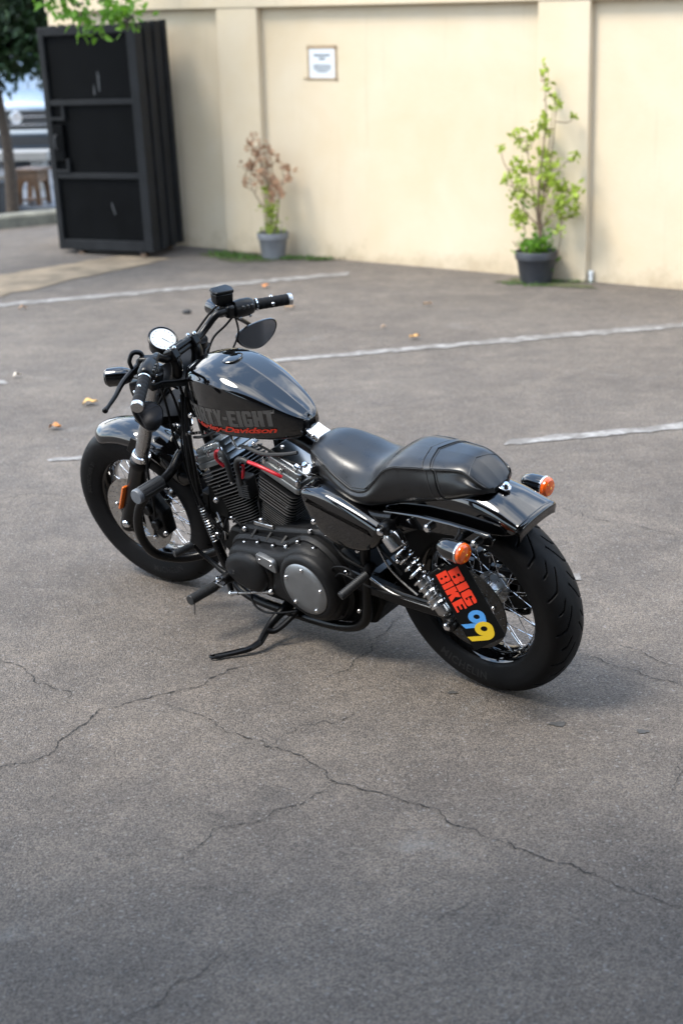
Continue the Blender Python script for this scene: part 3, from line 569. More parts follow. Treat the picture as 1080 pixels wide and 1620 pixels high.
def groove_fn(Rad, per, ymin, ymax, slope, width, depth, kink, second=True):
    def f(th, y):
        ay = np.abs(y); off = np.where(y > 0, .5, 0.) / per * 2 * math.pi
        sweep = np.where(ay < kink, (ay) * slope, kink * slope + (ay - kink) * slope * .25)
        D = np.zeros(np.broadcast(th, y).shape)
        for k, (lo, hi, sh) in enumerate([(ymin, ymax, 0.)] + ([(ymin + .016, ymax - .012, .5)] if second else [])):
            ph = (th + off - sweep / Rad) * per / (2 * math.pi) + sh; d = np.abs((ph + .5) % 1 - .5) * 2 * math.pi * Rad / per
            edge = np.clip((width / 2 - d) / .0015, 0, 1) * np.clip((ay - lo) / .002, 0, 1) * np.clip((hi - ay) / .003, 0, 1)
            D = np.maximum(D, edge * depth)
        return D
    return f
SPOKE = MB()
def wheel(name, c, Rad, prof, groove, rimprof, hubprof, nspk, front):
    rim = MB().lathe(rimprof, (0, 0, 0), (0, 1, 0), 96, True).build(name, GLOSS, bike, 40)
    rim.matrix_local = (FK if front else Matrix()) @ Matrix.Translation(c)
    link('tyre', tyre_mesh(Rad, prof, groove, RUBBER), rim)
    MB().lathe(hubprof, (0, 0, 0), (0, 1, 0), 32).build('hub', SATIN if front else STEEL, rim, 40)
    fl = .034; rh = .048; rr = min(r for r, h in rimprof) + .004
    a = np.array([rh, 0, 0]); b = np.array([rr * math.cos(R(38)), -fl + .010, rr * math.sin(R(38))])
    me1 = MB().tube([a, b], .0014, 6, 1).cyl(b - unit(b - a) * .018, b, .0032, n=6).mesh('spoke', CHROME, 40)
    b2 = b * [1, 1, -1]; me2 = MB().tube([a, b2], .0014, 6, 1).cyl(b2 - unit(b2 - a) * .018, b2, .0032, n=6).mesh('spoke', CHROME, 40)
    for s in (1, -1):
        for k in range(nspk // 2):
            ang = 2 * math.pi * (k // 2) / (nspk // 4) + (0 if s > 0 else math.pi / (nspk // 2)) + (k % 2) * math.pi / (nspk // 4)
            o = link('spoke', me1 if k % 2 else me2, rim)
            o.matrix_local = Matrix.Rotation(ang, 4, 'Y') @ Matrix.Translation((0, s * fl, 0)) @ (Matrix.Scale(-1, 4, (0, 1, 0)) if s < 0 else Matrix())
    return rim
RW = wheel('rear_wheel', (0, 0, .325), .325,
           [(-.052, .213), (-.062, .222), (-.072, .250), (-.0755, .270), (-.0742, .286), (-.0655, .302), (-.046, .3155), (-.022, .3235), (0, .325), (.022, .3235), (.046, .3155), (.0655, .302), (.0742, .286), (.0755, .270), (.072, .250), (.062, .222), (.052, .213)],
           groove_fn(.325, 16, .008, .070, 2.1, .0075, .007, .040),
           [(.200, -.030), (.205, -.040), (.213, -.048), (.219, -.054), (.222, -.054), (.219, -.046), (.222, 0), (.219, .046), (.222, .054), (.219, .054), (.213, .048), (.205, .040), (.203, .034), (.197, .030), (.193, .018), (.190, .010), (.190, -.010), (.193, -.018)],
           [(.012, -.075), (.03, -.072), (.055, -.042), (.055, -.032), (.034, -.026), (.03, 0), (.034, .026), (.055, .032), (.055, .042), (.03, .072), (.012, .075)], 40, False)
FW = wheel('front_wheel', (1.51, 0, .322), .322,
           [(-.044, .206), (-.053, .216), (-.063, .245), (-.0665, .270), (-.063, .290), (-.053, .305), (-.036, .3155), (-.018, .3205), (0, .322), (.018, .3205), (.036, .3155), (.053, .305), (.063, .290), (.0665, .270), (.063, .245), (.053, .216), (.044, .206)],
           groove_fn(.322, 22, .012, .061, -1.0, .006, .006, .030, False),
           [(.196, -.026), (.200, -.036), (.206, -.042), (.212, -.046), (.215, -.046), (.212, -.040), (.215, 0), (.212, .040), (.215, .046), (.212, .046), (.206, .042), (.200, .036), (.196, .026), (.189, .016), (.186, .008), (.186, -.008), (.189, -.016)],
           [(.012, -.07), (.028, -.068), (.053, -.042), (.053, -.032), (.03, -.026), (.027, 0), (.03, .026), (.053, .032), (.058, .042), (.058, .055), (.028, .07), (.012, .075)], 40, True)
# raised lettering on the side walls
def side_text(body, wheel_o, rad, ytop, size, a0, mt=SIDEW, low=True):
    me = text_mesh(body, size, .0016, .0006, 0, 1.15)
    def f(x, y, z):
        r, a = (rad + size * .7 - y, a0 - x / rad) if low else (rad + y, a0 + x / rad)
        return (r * math.cos(a), ytop(r) + z, r * math.sin(a))
    warp(me, f); finish(me, mt, 0); return link('sidewall_lettering', me, wheel_o)
wr = lambda r: np.interp(r, [.222, .250, .270, .287, .302], [.062, .072, .0755, .073, .064]) + .0004
wf = lambda r: np.interp(r, [.216, .245, .270, .290, .305], [.053, .063, .0665, .063, .053]) + .0004
side_text('MICHELIN', RW, .243, wr, .034, R(-52)); side_text('SCORCHER 31', RW, .250, wr, .024, R(60), low=False)
side_text('MICHELIN', FW, .238, wf, .030, R(-82)); side_text('SCORCHER 31', FW, .243, wf, .022, R(10), low=False)
# discs
def brake_disc(wheel_o, y, ro, ri, nh, mt, thick=.005):
    loops = [circle2(ro, 72), circle2(ri, 60)]
    for k in range(nh):
        for q, rr in enumerate((ro - .010, ro - .022, ro - .034)):
            a = 2 * math.pi * (k + q * .33) / nh; loops.append(circle2(.0034, 8, (rr * math.cos(a), rr * math.sin(a))))
    me = flat_mesh(loops, thick); me.transform(Matrix.Translation((0, y, 0)) @ Matrix.Rotation(R(90), 4, 'X')); finish(me, mt, 30); d = link('brake_disc', me, wheel_o)
    for k in range(5):
        a = 2 * math.pi * k / 5; p0 = np.array([.03 * math.cos(a), y, .03 * math.sin(a)]); a2 = a + .35; p1 = np.array([(ri + .008) * math.cos(a2), y, (ri + .008) * math.sin(a2)])
        MB().tube([p0, p1], [.014, .009], 8, 1).build('disc_carrier', SATIN, wheel_o); bolt(p1 + [0, .006, 0], (0, 1, 0), wheel_o, 1.0)
    return d
brake_disc(FW, .078, .148, .092, 30, DISC); brake_disc(RW, .088, .138, .096, 30, DISCR)
link('axle_nut', MB().lathe([(.001, .022), (.010, .022), (.013, .018), (.013, .004), (.020, .002), (.020, 0)], (0, .13, 0), (0, 1, 0), 6).mesh('axle_nut', CHROME, 20), FW)
# rear pulley and belt on the right
MB().lathe([(.06, -.088), (.105, -.088), (.110, -.078), (.110, -.108), (.105, -.100), (.06, -.098)], (0, 0, 0), (0, 1, 0), 60, True).build('drive_pulley', SATIN, RW)
part(MB().tube([(0, -.093, .437), (.55, -.093, .375), (.60, -.093, .32), (.55, -.093, .265), (0, -.093, .213), (-.08, -.093, .247), (-.112, -.093, .325), (-.08, -.093, .404)], .009, 6, 4, closed=True), 'drive_belt', RUBBER)

# --- fork, front fender
LEGX = lambda z: 1.535 - (z - .30) * .5 / .866
leg = lambda z, y, dx=0: (LEGX(z) + dx, y, z)
for s in (1, -1):
    fl = part(MB().lathe([(.018, -.02), (.030, -.015), (.033, 0), (.033, .02), (.0335, .30), (.036, .305), (.037, .33), (.034, .335), (.0315, .338), (.0265, .345)], leg(.305, s * .115), AX, 28), 'fork_slider', SATIN, front=True)
    part(MB().cyl(leg(.58, s * .115), leg(.955, s * .115), .0245, n=24), 'fork_tube', STEEL, front=True)
    part(MB().lathe([(.0265, 0), (.034, .001), (.0345, .012), (.031, .020), (.0265, .022)], np.array(leg(.602, s * .115)), AX, 28), 'fork_collar', CHROME, front=True)
    part(MB().lathe([(.001, .012), (.018, .012), (.026, .008), (.027, 0), (.027, -.03)], leg(.955, s * .115), AX, 24), 'fork_cap', SATIN, front=True)
    MB().box((LEGX(.322) - .005, s * .115, .322), (.05, .05, .06)).build('axle_clamp', SATIN, fl, bev=.012)
    bolt(np.array(leg(.322, s * .115, -.005)) + [0, s * .0255, 0], (0, s, 0), fl, 2.2)
    rf = MB().box((0, 0, 0), (.009, .028, .115)).build('reflector', ORANGE, fl, bev=.003); M = axis_frame(np.array(leg(.425, s * .115)) + np.array([.022, s * .026, .012]), AX); 
    rf.matrix_local = M @ Matrix.Rotation(R(90 - 18 * s if s > 0 else 90 + 18), 4, 'Z')
    part(MB().cyl((1.51, s * .01, .322), (1.51, s * .09, .322), .014, n=16), 'axle_spacer', STEEL, front=True)
def plate_between(z, names, th=.03):
    o = np.array(leg(z, 0)); b = -np.cross(AX, [0, 1, 0])      # forward direction in the clamp plane
    f = np.cross([0, 1, 0], AX)
    pts = [(.03, .150), (.034, .10), (.020, .05), (.018, -.05), (.034, -.10), (.03, -.150), (-.025, -.152), (-.035, -.115), (-.085, -.045), (-.10, 0), (-.085, .045), (-.035, .115), (-.025, .152)]
    return MB().prism(pts, -th / 2, th / 2, lambda u, v, w: tuple(o + f * u + np.array([0, 1, 0]) * v + AX * w))
tt = part(plate_between(.925, 'top'), 'top_triple_clamp', SATIN, bev=.006, front=True); part(plate_between(.775, 'low', .036), 'lower_triple_clamp', SATIN, bev=.006, front=True)
stem = np.array(leg(.925, 0)) - np.cross([0, 1, 0], AX) * .068
MB().lathe([(.001, .022), (.008, .022), (.008, .018), (.017, .018), (.020, .014), (.020, .003), (.024, .003), (.024, 0)], stem + AX * .014, AX, 24).build('stem_nut', CHROME, tt)
FEN = []
for k in range(29):
    a = R(65 + k * 3.1); r = .347; row = []
    for j in range(25):
        u = -1 + 2 * j / 24; taper = 1.0 if 2 < k < 26 else (.75 + .25 * math.sin(min(k, 28 - k) / 3 * math.pi / 2))
        y = .074 * taper * math.sin(u * math.pi / 2 * 1.0) if abs(u) < 2 else 0
        drop = .050 * (1 - math.cos(u * math.pi / 2)) + .006 * abs(u) ** 8
        row.append((1.51 + (r - drop) * math.cos(a), y, .322 + (r - drop) * math.sin(a)))
    FEN.append(row)
fm = MB().loft(FEN, False, False); fe = part(fm, 'front_fender', GLOSS, sharp=60, front=True); so = fe.modifiers.new('solid', 'SOLIDIFY'); so.thickness = .0035
for s in (1, -1):
    b = MB().prism([(1.43, .585), (1.46, .60), (1.42, .655), (1.385, .645), (1.36, .57), (1.385, .56)], s * .076, s * .084); part(b, 'fender_bracket', SATIN, bev=.002, front=True)
    part(MB().lathe([(.022, 0), (.022, .012), (.016, .014), (.014, .006), (.001, .006)], (1.358, s * .084, .66), (0, s, 0), 24), 'bracket_boss', CHROME, front=True)
# caliper on the left leg
cal = part(MB().loft([[(1.515 + .155 * math.cos(R(a)) * q, y, .322 + .155 * math.sin(R(a)) * q) for a, q in ((128, .62), (140, .52), (165, .5), (190, .52), (202, .62), (205, .95), (195, 1.07), (165, 1.10), (135, 1.07), (126, .95))] for y in (.060, .066, .092, .108, .115)]), 'brake_caliper', MATTE, bev=.008, front=True)
for k, (x, z, r) in enumerate(((1.405, .385, .020), (1.385, .325, .020))):
    MB().lathe([(r, 0), (r, .018), (r - .004, .022), (.001, .021)], (x, .112, z), (0, 1, 0), 20).build('piston_housing', SATIN, cal)
MB().prism([(1.418, .375), (1.432, .372), (1.442, .30), (1.432, .272), (1.418, .275), (1.410, .30)], .118, .124).build('caliper_bridge', STEEL, cal, bev=.003)
for x, z in ((1.45, .40), (1.36, .29), (1.42, .265)): bolt((x, .113, z), (0, 1, 0), cal, 1.5)
part(MB().tube([(1.38, .12, .36), (1.33, .15, .45), (1.32, .13, .60), (1.27, .09, .75), (1.20, .05, .86)], .0045, 8), 'brake_hose', RUBBER, front=True)
# headlight bucket ahead of the clamps
hl = part(MB().lathe([(.001, 0), (.03, .004), (.058, .022), (.072, .055), (.076, .09), (.078, .095), (.072, .10), (.001, .112)], (1.255, 0, .845), (1, 0, -.06), 36), 'headlight', GLOSS, front=True)
part(MB().tube([(1.24, .06, .90), (1.26, .03, .89), (1.29, 0, .88), (1.26, -.03, .89), (1.24, -.06, .90)], .011, 8), 'headlight_bracket', SATIN, front=True)

# --- handlebar with controls
HB = [(.988, -.388, .984), (1.046, -.30, 1.004), (1.072, -.225, 1.021), (1.09, -.165, 1.034), (1.115, -.125, 1.005), (1.125, -.085, .985), (1.125, -.03, .983), (1.125, .03, .983), (1.122, .085, .990), (1.105, .125, 1.018), (1.07, .17, 1.050), (1.045, .22, 1.052), (1.005, .30, 1.047), (.945, .405, 1.025)]
HB = [np.array(q) for q in HB]
bar = part(MB().tube(HB, .0125, 14, 6), 'handlebar', SATIN, front=True)
def grip(pin, pout, name):
    d = unit(pout - pin); L_ = np.linalg.norm(pout - pin)
    g = part(MB().lathe([(.013, 0), (.020, .001), (.021, .006), (.0185, .010)] + [q for k in range(6) for q in ((.0185, .012 + k * .018), (.0192, .014 + k * .018), (.0192, .026 + k * .018), (.0185, .028 + k * .018))] + [(.0185, L_ - .010)], pin, d, 24), name, RUBBER, front=True)
    MB().lathe([(.0185, L_ - .012), (.0205, L_ - .011), (.0205, L_ - .001), (.019, L_ + .003), (.001, L_ + .003)], pin, d, 24).build('grip_cap', STEEL, g)
    MB().lathe([(.0188, .001), (.0213, .001), (.0213, .006), (.0188, .006)], pin, d, 24, True).build('grip_ring', CHROME, g)
    for s in (.45,):
        x, y = perp(d); bolt(pin + d * L_ * s + y * .019, y, g, .9); bolt(pin + d * L_ * s - x * .019, -x, g, .9)
    return g, d
gL, dL = grip(HB[-2], HB[-1] + (HB[-1] - HB[-2]) * .18, 'handgrip'); gR, dR = grip(HB[1], HB[0] + (HB[0] - HB[1]) * .18, 'handgrip')
def control(c, d, s, end):
    """switch housing, perch, lever, mirror, signal for one side; d points outwards"""
    up = unit(np.array([-.15, 0, 1]) - d * (np.array([-.15, 0, 1]) @ d)); fw = unit(np.cross(d, up) * (1 if s > 0 else -1)); fw = fw if fw[0] > 0 else -fw
    M = frame(c, d, fw, up)
    def P(u, v, w): return np.array(c) + d * u + fw * v + up * w
    sw = MB().loft([[P(u, q * math.cos(a), q2 * math.sin(a)) for a in np.arange(16) * math.pi / 8] for u, q, q2 in ((-.042, .017, .018), (-.036, .026, .029), (-.01, .029, .032), (.022, .028, .031), (.034, .024, .026), (.038, .019, .020))])
    so = part(sw, 'switch_housing', SATIN, front=True)
    for u, w, h in ((-.012, -.026, .010), (.004, -.027, .012), (.02, -.026, .010)):
        MB().box(P(u, -.010, w * .75 + .035), (.009, .008, h * .7), [[d[0], fw[0], up[0]], [d[1], fw[1], up[1]], [d[2], fw[2], up[2]]]).build('switch_button', BOOT, so, bev=.002)
    RM = np.array([[d[0], fw[0], up[0]], [d[1], fw[1], up[1]], [d[2], fw[2], up[2]]])
    for u in (-.014, .004, .020): MB().box(P(u, -.026, .012), (.010, .010, .013), RM).build('switch_button', BOOT, so, bev=.003)
    bolt(P(-.02, -.018, -.026), -up, so, .8); bolt(P(.018, -.018, -.026), -up, so, .8)
    pe = part(MB().box(P(-.055, .012, 0), (.032, .062, .044), RM), 'lever_perch', SATIN, bev=.008, front=True)
    # lever
    lv = MB().tube([P(-.052, .045, -.010), P(-.02, .064, -.018), P(.03, .080, -.026), P(.09, .088, -.036), P(.130, .100, -.046), P(.146, .106, -.050)], [.010, .010, .009, .0075, .0065, .0085], 10)
    part(lv.ell(P(.148, .107, -.0505), (.010, .010, .010), 12, 8), 'clutch_lever' if s > 0 else 'brake_lever', SATIN, front=True)
    # turn signal bullet below and ahead of the perch
    sg = part(MB().lathe([(.001, -.055), (.010, -.053), (.022, -.042), (.029, -.020), (.031, .005), (.031, .028), (.029, .030)], P(-.035, .115, -.038), unit(fw - up * .1), 24), 'turn_signal', GLOSS, front=True)
    MB().lathe([(.029, .030), (.026, .036), (.001, .040)], P(-.035, .115, -.038), unit(fw - up * .1), 24).build('signal_lens', SMOKE, sg)
    part(MB().tube([P(-.05, .03, -.012), P(-.045, .06, -.03), P(-.036, .085, -.035)], .009, 10), 'signal_stalk', SATIN, front=True)
    return P, RM
PL, RML = control(HB[-3] + (HB[-2] - HB[-3]) * .52, unit(HB[-2] - HB[-3]), 1, None); PR, RMR = control(HB[2] + (HB[1] - HB[2]) * .42, unit(HB[1] - HB[2]), -1, None)
# front brake reservoir on the right
rv = part(MB().loft([[PR(-.012 + u * k * .86, .028 + v * k * .8, w) for u, v in ((-.100, -.028), (-.03, -.034), (-.022, 0), (-.03, .034), (-.100, .028), (-.106, 0))] for w, k in ((.012, .78), (.024, .95), (.056, 1.0), (.060, .98))]), 'brake_reservoir', SATIN, bev=.004, front=True)
MB().loft([[PR(-.012 + u * k * .86, .028 + v * k * .8, w) for u, v in ((-.102, -.030), (-.028, -.036), (-.02, 0), (-.028, .036), (-.102, .030), (-.108, 0))] for w, k in ((.0605, 1.0), (.068, 1.0), (.071, .94))]).build('reservoir_lid', SATIN, rv, bev=.002)
part(MB().tube([PL(-.060, .03, .010), PL(-.062, .034, .030), PL(-.052, .055, .036), PL(-.038, .066, .016), PL(-.03, .06, -.005)], [.008, .008, .008, .007, .006], 10), 'clutch_adjuster', SATIN, front=True)
# mirrors slung under the bar
def mirror(c, nrm, up, w, h, perch, flip=1):
    n = unit(nrm); up = unit(np.array(up) - n * (np.array(up) @ n)); sd = np.cross(up, n)
    out = [(-.50, -.04), (-.44, .18), (-.16, .38), (.22, .49), (.44, .46), (.51, .26), (.42, -.08), (.22, -.38), (.02, -.52), (-.20, -.48), (-.40, -.30)]
    out = catmull([(a * flip, b) for a, b in out], 4, True)
    ring = lambda k, dpt: [tuple(np.array(c) + sd * (a * w * k) + up * (b * h * k) + n * dpt) for a, b in out]
    sh = part(MB().loft([ring(1.0, 0), ring(1.03, -.004), ring(.98, -.012), ring(.75, -.024), ring(.35, -.030)]), 'mirror_shell', GLOSS, sharp=50, front=True)
    MB().add(ring(.93, .0015), [tuple(range(len(out)))]).build('mirror_glass', MIRROR, sh, sharp=0)
    MB().loft([ring(1.0, .0003), ring(.97, .004), ring(.935, .002)], False).build('mirror_rim', SATIN, sh)
    part(MB().tube([np.array(c) - n * .026, np.array(c) - n * .05 + up * .03, perch], [.007, .008, .009], 10), 'mirror_stalk', SATIN, front=True)
mirror((1.018, .315, .922), (-.90, .22, .12), (0, -.10, 1), .100, .106, PL(-.05, .02, -.015), -1); mirror((1.125, -.352, .860), (-.88, .30, .12), (-.05, -.26, 1), .160, .094, PR(-.05, .02, -.015))
# risers, bar clamp, speedometer
for s in (1, -1):
    ry = s * .052; ra = part(MB().tube([stem + np.array([.028, ry, .0]), np.array([1.118, ry, .95]), np.array([1.125, ry, .983])], [.021, .019, .019], 16), 'riser', SATIN, front=True)
    MB().box((1.125, ry, .990), (.046, .034, .040), Matrix.Rotation(R(20), 3, 'Y')).build('riser_cap', SATIN, ra, bev=.007)
    for dx in (-.016, .016): bolt((1.122 + dx, ry, 1.011 - dx * .3), (-.3, 0, 1), ra, 1.0)
part(MB().box((1.128, 0, 1.000), (.036, .075, .016), Matrix.Rotation(R(20), 3, 'Y')), 'clamp_bridge', SATIN, bev=.004, front=True)
sd_ = unit([-.62, .10, .78]); sc0 = np.array([1.208, .0, 1.008])
sp = part(MB().lathe([(.001, -.058), (.024, -.056), (.038, -.040), (.043, -.015), (.0445, 0), (.050, .003), (.050, .009), (.046, .012), (.043, .010)], sc0, sd_, 48), 'speedometer', SATIN, front=True)
MB().lathe([(.0435, .0085), (.001, .0088)], sc0, sd_, 40).build('dial', DIAL, sp, sharp=0)
FD = axis_frame(sc0 + sd_ * .0095, sd_)
nd = MB().prism([(-.001, -.004), (.001, -.004), (.0004, .026), (-.0004, .026)], 0, .0008, lambda a, b, c: (a, b, c)).build('needle', TEXTGREY, sp, sharp=0); nd.matrix_local = FD @ Matrix.Rotation(R(200), 4, 'Z')
for k in range(13):
    tk = MB().box((0, .034, 0), (.0014, .006 if k % 2 == 0 else .004, .0006)).build('dial_tick', TEXTGREY, sp, sharp=0); tk.matrix_local = FD @ Matrix.Rotation(R(-150 + k * 25), 4, 'Z')
part(MB().box((1.165, 0, .985), (.07, .05, .02), Matrix.Rotation(R(25), 3, 'Y')), 'speedometer_bracket', SATIN, bev=.005, front=True)
# cables
def cable(pts, r=.0042, mt=None, front=True, name='cable'): return part(MB().tube(pts, r, 8, 8), name, mt or RUBBER, front=front)
cable([PR(-.02, .02, -.028), PR(-.05, .03, -.065), (1.15, -.16, .93), (1.13, -.07, .86), (1.10, -.03, .80)]); cable([PR(-.03, .0, -.03), PR(-.03, -.02, -.075), (1.08, -.18, .90), (1.08, -.08, .84)], .0035)
cable([PR(-.055, .045, .01), PR(-.09, .06, -.02), (1.20, -.11, .95), (1.24, -.05, .88), (1.26, .02, .80)], .004); cable([PL(-.05, .045, -.004), PL(-.09, .055, -.01), (1.17, .10, 1.0), (1.20, .06, .93), (1.18, .05, .80), (1.17, .07, .62)], .0045)
cable([PL(-.02, .02, -.028), PL(-.06, .03, -.06), (1.15, .12, .93), (1.15, .05, .86)], .004); cable([(1.19, .0, .96), (1.16, .03, .90), (1.14, .045, .82), (1.14, .05, .72)], .005)
cable([(1.22, .06, .90), (1.20, .075, .80), (1.205, .08, .68), (1.19, .07, .56)], .0045)

# --- frame
def tubes(name, pts, r, mt=SATIN, both=True, n=12):
    for s in ((1, -1) if both else (1,)): part(MB().tube([(x, y * s, z) for x, y, z in pts], r, n), name, mt)
part(MB().tube([(1.165, 0, .75), (1.155 - .06, 0, .885)], .036, 20, 1), 'steering_head', SATIN)
part(MB().tube([(1.10, 0, .83), (.9, 0, .80), (.7, 0, .74), (.5, 0, .66), (.36, 0, .62)], .024, 12), 'frame_backbone', SATIN)
tubes('frame_downtube', [(1.165, .028, .80), (1.18, .045, .62), (1.165, .065, .46), (1.11, .085, .30), (1.05, .10, .17), (.97, .11, .125), (.80, .115, .115), (.55, .12, .125), (.42, .125, .18), (.38, .125, .30), (.35, .128, .45), (.30, .130, .60)], .0165)
tubes('frame_seat_rail', [(.56, .07, .68), (.42, .10, .63), (.30, .125, .605), (.20, .128, .612)], .015)
for s in (1, -1):
    b = MB().prism([(.24, .628), (.21, .585), (.10, .590), (-.02, .598), (-.12, .592), (-.165, .597), (-.172, .618), (-.155, .632), (-.02, .640), (.10, .640)], s * .112, s * .128)
    st_ = part(b, 'fender_strut', GLOSS, bev=.004)
    for x, z in ((.058, .614), (-.112, .60)):
        MB().lathe([(.001, .020), (.009, .020), (.013, .015), (.013, 0)], (x, s * .127, z), (0, s, 0), 16).build('strut_bolt', CHROME, st_)
# swing arm
for s in (1, -1):
    a = part(MB().loft([[(x, s * (y - .014), z - h), (x, s * (y + .014), z - h), (x, s * (y + .014), z + h), (x, s * (y - .014), z + h)] for x, y, z, h in ((.46, .105, .335, .032), (.38, .115, .330, .034), (.22, .120, .318, .026), (.05, .122, .318, .024), (-.06, .122, .322, .026))]), 'swing_arm', SATIN, bev=.006)
    MB().lathe([(.001, .022), (.012, .022), (.016, .018), (.016, 0)], (0, s * .136, .322), (0, s, 0), 6).build('axle_nut', STEEL, a)
    MB().lathe([(.0, .012), (.02, .012), (.026, .006), (.026, 0)], (.44, s * .12, .335), (0, s, 0), 20).build('pivot_cap', SATIN, a)
    part(MB().tube([(.34, s * .137, .37), (.25, s * .137, .335), (.12, s * .138, .328), (.03, s * .138, .325)], .004, 8), 'brake_line', STEEL)
part(MB().box((.36, 0, .33), (.06, .21, .07)), 'swing_arm_bridge', SATIN, bev=.01)

# --- engine
eng = part(MB().loft([[(x, y, z) for x, z in ((.98, .20), (.90, .135), (.55, .125), (.40, .16), (.345, .25), (.36, .36), (.47, .42), (.60, .43), (.75, .40), (1.00, .385), (1.055, .30))] for y in (-.13, -.11, .08, .10)]), 'crankcase', DARK, bev=.012)
CR = np.array([.878, 0, .255])
def cylinder(sgn, name):
    ax = np.array([math.sin(R(23.5)) * sgn, 0, math.cos(R(23.5))]); sd = np.array([math.cos(R(23.5)), 0, -math.sin(R(23.5)) * sgn]); yy = np.array([0, 1., 0])
    def P(u, v, w): return CR + sd * u + yy * v + ax * w
    M = frame(CR, sd, yy, ax)
    cy = part(MB().cyl(P(0, 0, .10), P(0, 0, .37), .056, n=28), 'cylinder', DARK)
    def rrect(hx, hy, r, n=5):
        o = []
        for cx, cy_, a0 in ((hx - r, hy - r, 0), (-hx + r, hy - r, 90), (-hx + r, -hy + r, 180), (hx - r, -hy + r, 270)): o += arc2((cx, cy_), r, a0, a0 + 90, n)
        return o
    def fin_mesh(hx, hy, r, th, dip=0.):
        o = rrect(hx, hy, r); i = offset_poly(o, .0012)
        z = lambda p: -dip * max(0, 1 - (p[0] / .055) ** 2) if p[1] > hy * .4 else 0
        mb = MB().loft([[(x, y, z((x, y)) - th / 2) for x, y in i], [(x, y, z((x, y)) - th / 2 + .0008) for x, y in o], [(x, y, z((x, y)) + th / 2 - .0008) for x, y in o], [(x, y, z((x, y)) + th / 2) for x, y in i]])
        me = mb.mesh('fin', [MATTE, FINEDGE], 25); nn = len(o)
        for k, pl_ in enumerate(me.polygons):
            if len(pl_.vertices) == 4 and abs(pl_.normal.z) < .35: pl_.material_index = 1
        return me
    f1 = fin_mesh(.073, .078, .032, .0036); f2 = fin_mesh(.080, .088, .026, .0042, .012); f3 = fin_mesh(.083, .092, .022, .0042)
    for k in range(13): o = link('fin', f1, cy); o.matrix_local = M @ Matrix.Translation((0, 0, .150 + k * .0093))
    for k in range(4): o = link('fin', f2, cy); o.matrix_local = M @ Matrix.Translation((0, 0, .276 + k * .0125))
    for k in range(4): o = link('fin', f3, cy); o.matrix_local = M @ Matrix.Translation((0, 0, .326 + k * .0125))
    core = MB().loft([[P(x, y, w) for x, y in rrect(.058, .07, .02)] for w in (.27, .378)]); core.build('head_core', DARK, cy)
    for u, w in ((-.05, .305), (.02, .312), (.052, .298)): MB().lathe([(.001, .010), (.005, .010), (.0075, .006), (.008, 0)], P(u, .074, w), (0, 1, 0), 12).build('head_bolt', CHROME, cy)
    # rocker box in three tiers
    def tier(hx, hy, r, w0, w1, mt, nm, dx=0.):
        o = rrect(hx, hy, r); return MB().loft([[P(x + dx, y, w) for x, y in (offset_poly(o, i_) if i_ else o)] for w, i_ in ((w0, .0), (w1 - .006, 0), (w1 - .002, .002), (w1, .006))]).build(nm, mt, rb or bike, 30)
    rb = None; rb = tier(.088, .080, .016, .379, .400, ALU, 'rocker_box'); tier(.085, .077, .016, .402, .424, ALU, 'rocker_cover'); tier(.078, .070, .02, .426, .448, ALU, 'rocker_lid')
    for k in range(7): MB().tube([P(-.03 + k * .008, .0705, .430), P(-.03 + k * .008, .066, .446), P(-.03 + k * .008, .045, .4495)], .0022, 6, 3).build('cooling_rib', STEEL, rb)
    for u in (-.072, .0, .072): MB().lathe([(.001, .008), (.005, .008), (.008, .005), (.008, -.012)], P(u, .073, .424), tuple(ax), 12).build('rocker_bolt', CHROME, rb)
    return P, cy
PF, cyF = cylinder(1, 'front'); PB, cyB = cylinder(-1, 'rear')
# plug leads, red ends and grey boots
part(MB().tube([(.885, .10, .573), (.880, .104, .61), (.877, .108, .646), (.858, .112, .674), (.835, .112, .680), (.815, .110, .674)], .0095, 12), 'plug_boot', BOOT)
part(MB().tube([(.822, .110, .677), (.815, .110, .675), (.76, .118, .675), (.70, .110, .655), (.68, .10, .640)], .0062, 12), 'plug_lead', RED)
part(MB().tube([(.929, .10, .578), (.924, .104, .62), (.922, .108, .655), (.930, .108, .678), (.945, .105, .684)], .0095, 12), 'plug_boot', BOOT)
part(MB().tube([(.938, .106, .683), (.960, .105, .684), (.975, .101, .668), (.978, .098, .646), (.960, .09, .62)], .0062, 12), 'plug_lead', RED)
part(MB().tube([(.87, .10, .60), (.86, .10, .625), (.865, .09, .645)], .0055, 10), 'plug_lead', RED)
cl = part(MB().box((.888, .075, .555), (.05, .05, .075)), 'ignition_coil', BOOT, bev=.006)
for k in range(6): MB().box((.872, .101, .528 + k * .0085), (.034, .006, .0045)).build('coil_rib', BOOT, cl, sharp=0)
# coil-wrapped conduit and wiring by the left downtube
part(MB().tube([(1.09, .10, .72), (1.10, .10, .62), (1.115, .10, .50), (1.118, .10, .44), (1.09, .10, .31)], .006, 10), 'wiring_conduit', RUBBER)
hx = []
a0 = np.array([1.117, .10, .445]); a1 = np.array([1.092, .10, .312]); hx_x, hx_y = perp(a1 - a0)
for k in range(14 * 14 + 1):
    t = k / (14 * 14); an = t * 14 * 2 * math.pi; hx.append(a0 + (a1 - a0) * t + .0115 * (hx_x * math.cos(an) + hx_y * math.sin(an)))
part(MB().tube(hx, .0024, 6, 1), 'conduit_spring', STEEL)
for k in range(9):
    part(MB().tube([(1.06 + random.uniform(-.03, .03), .085 + random.uniform(-.02, .03), .40 + random.uniform(-.02, .03)), (1.055 + random.uniform(-.03, .03), .10, .365), (1.05 + random.uniform(-.03, .03), .09 + random.uniform(-.02, .02), .33)], .0038, 6, 4), 'wire', [RUBBER, STEEL, RUBBER][k % 3])
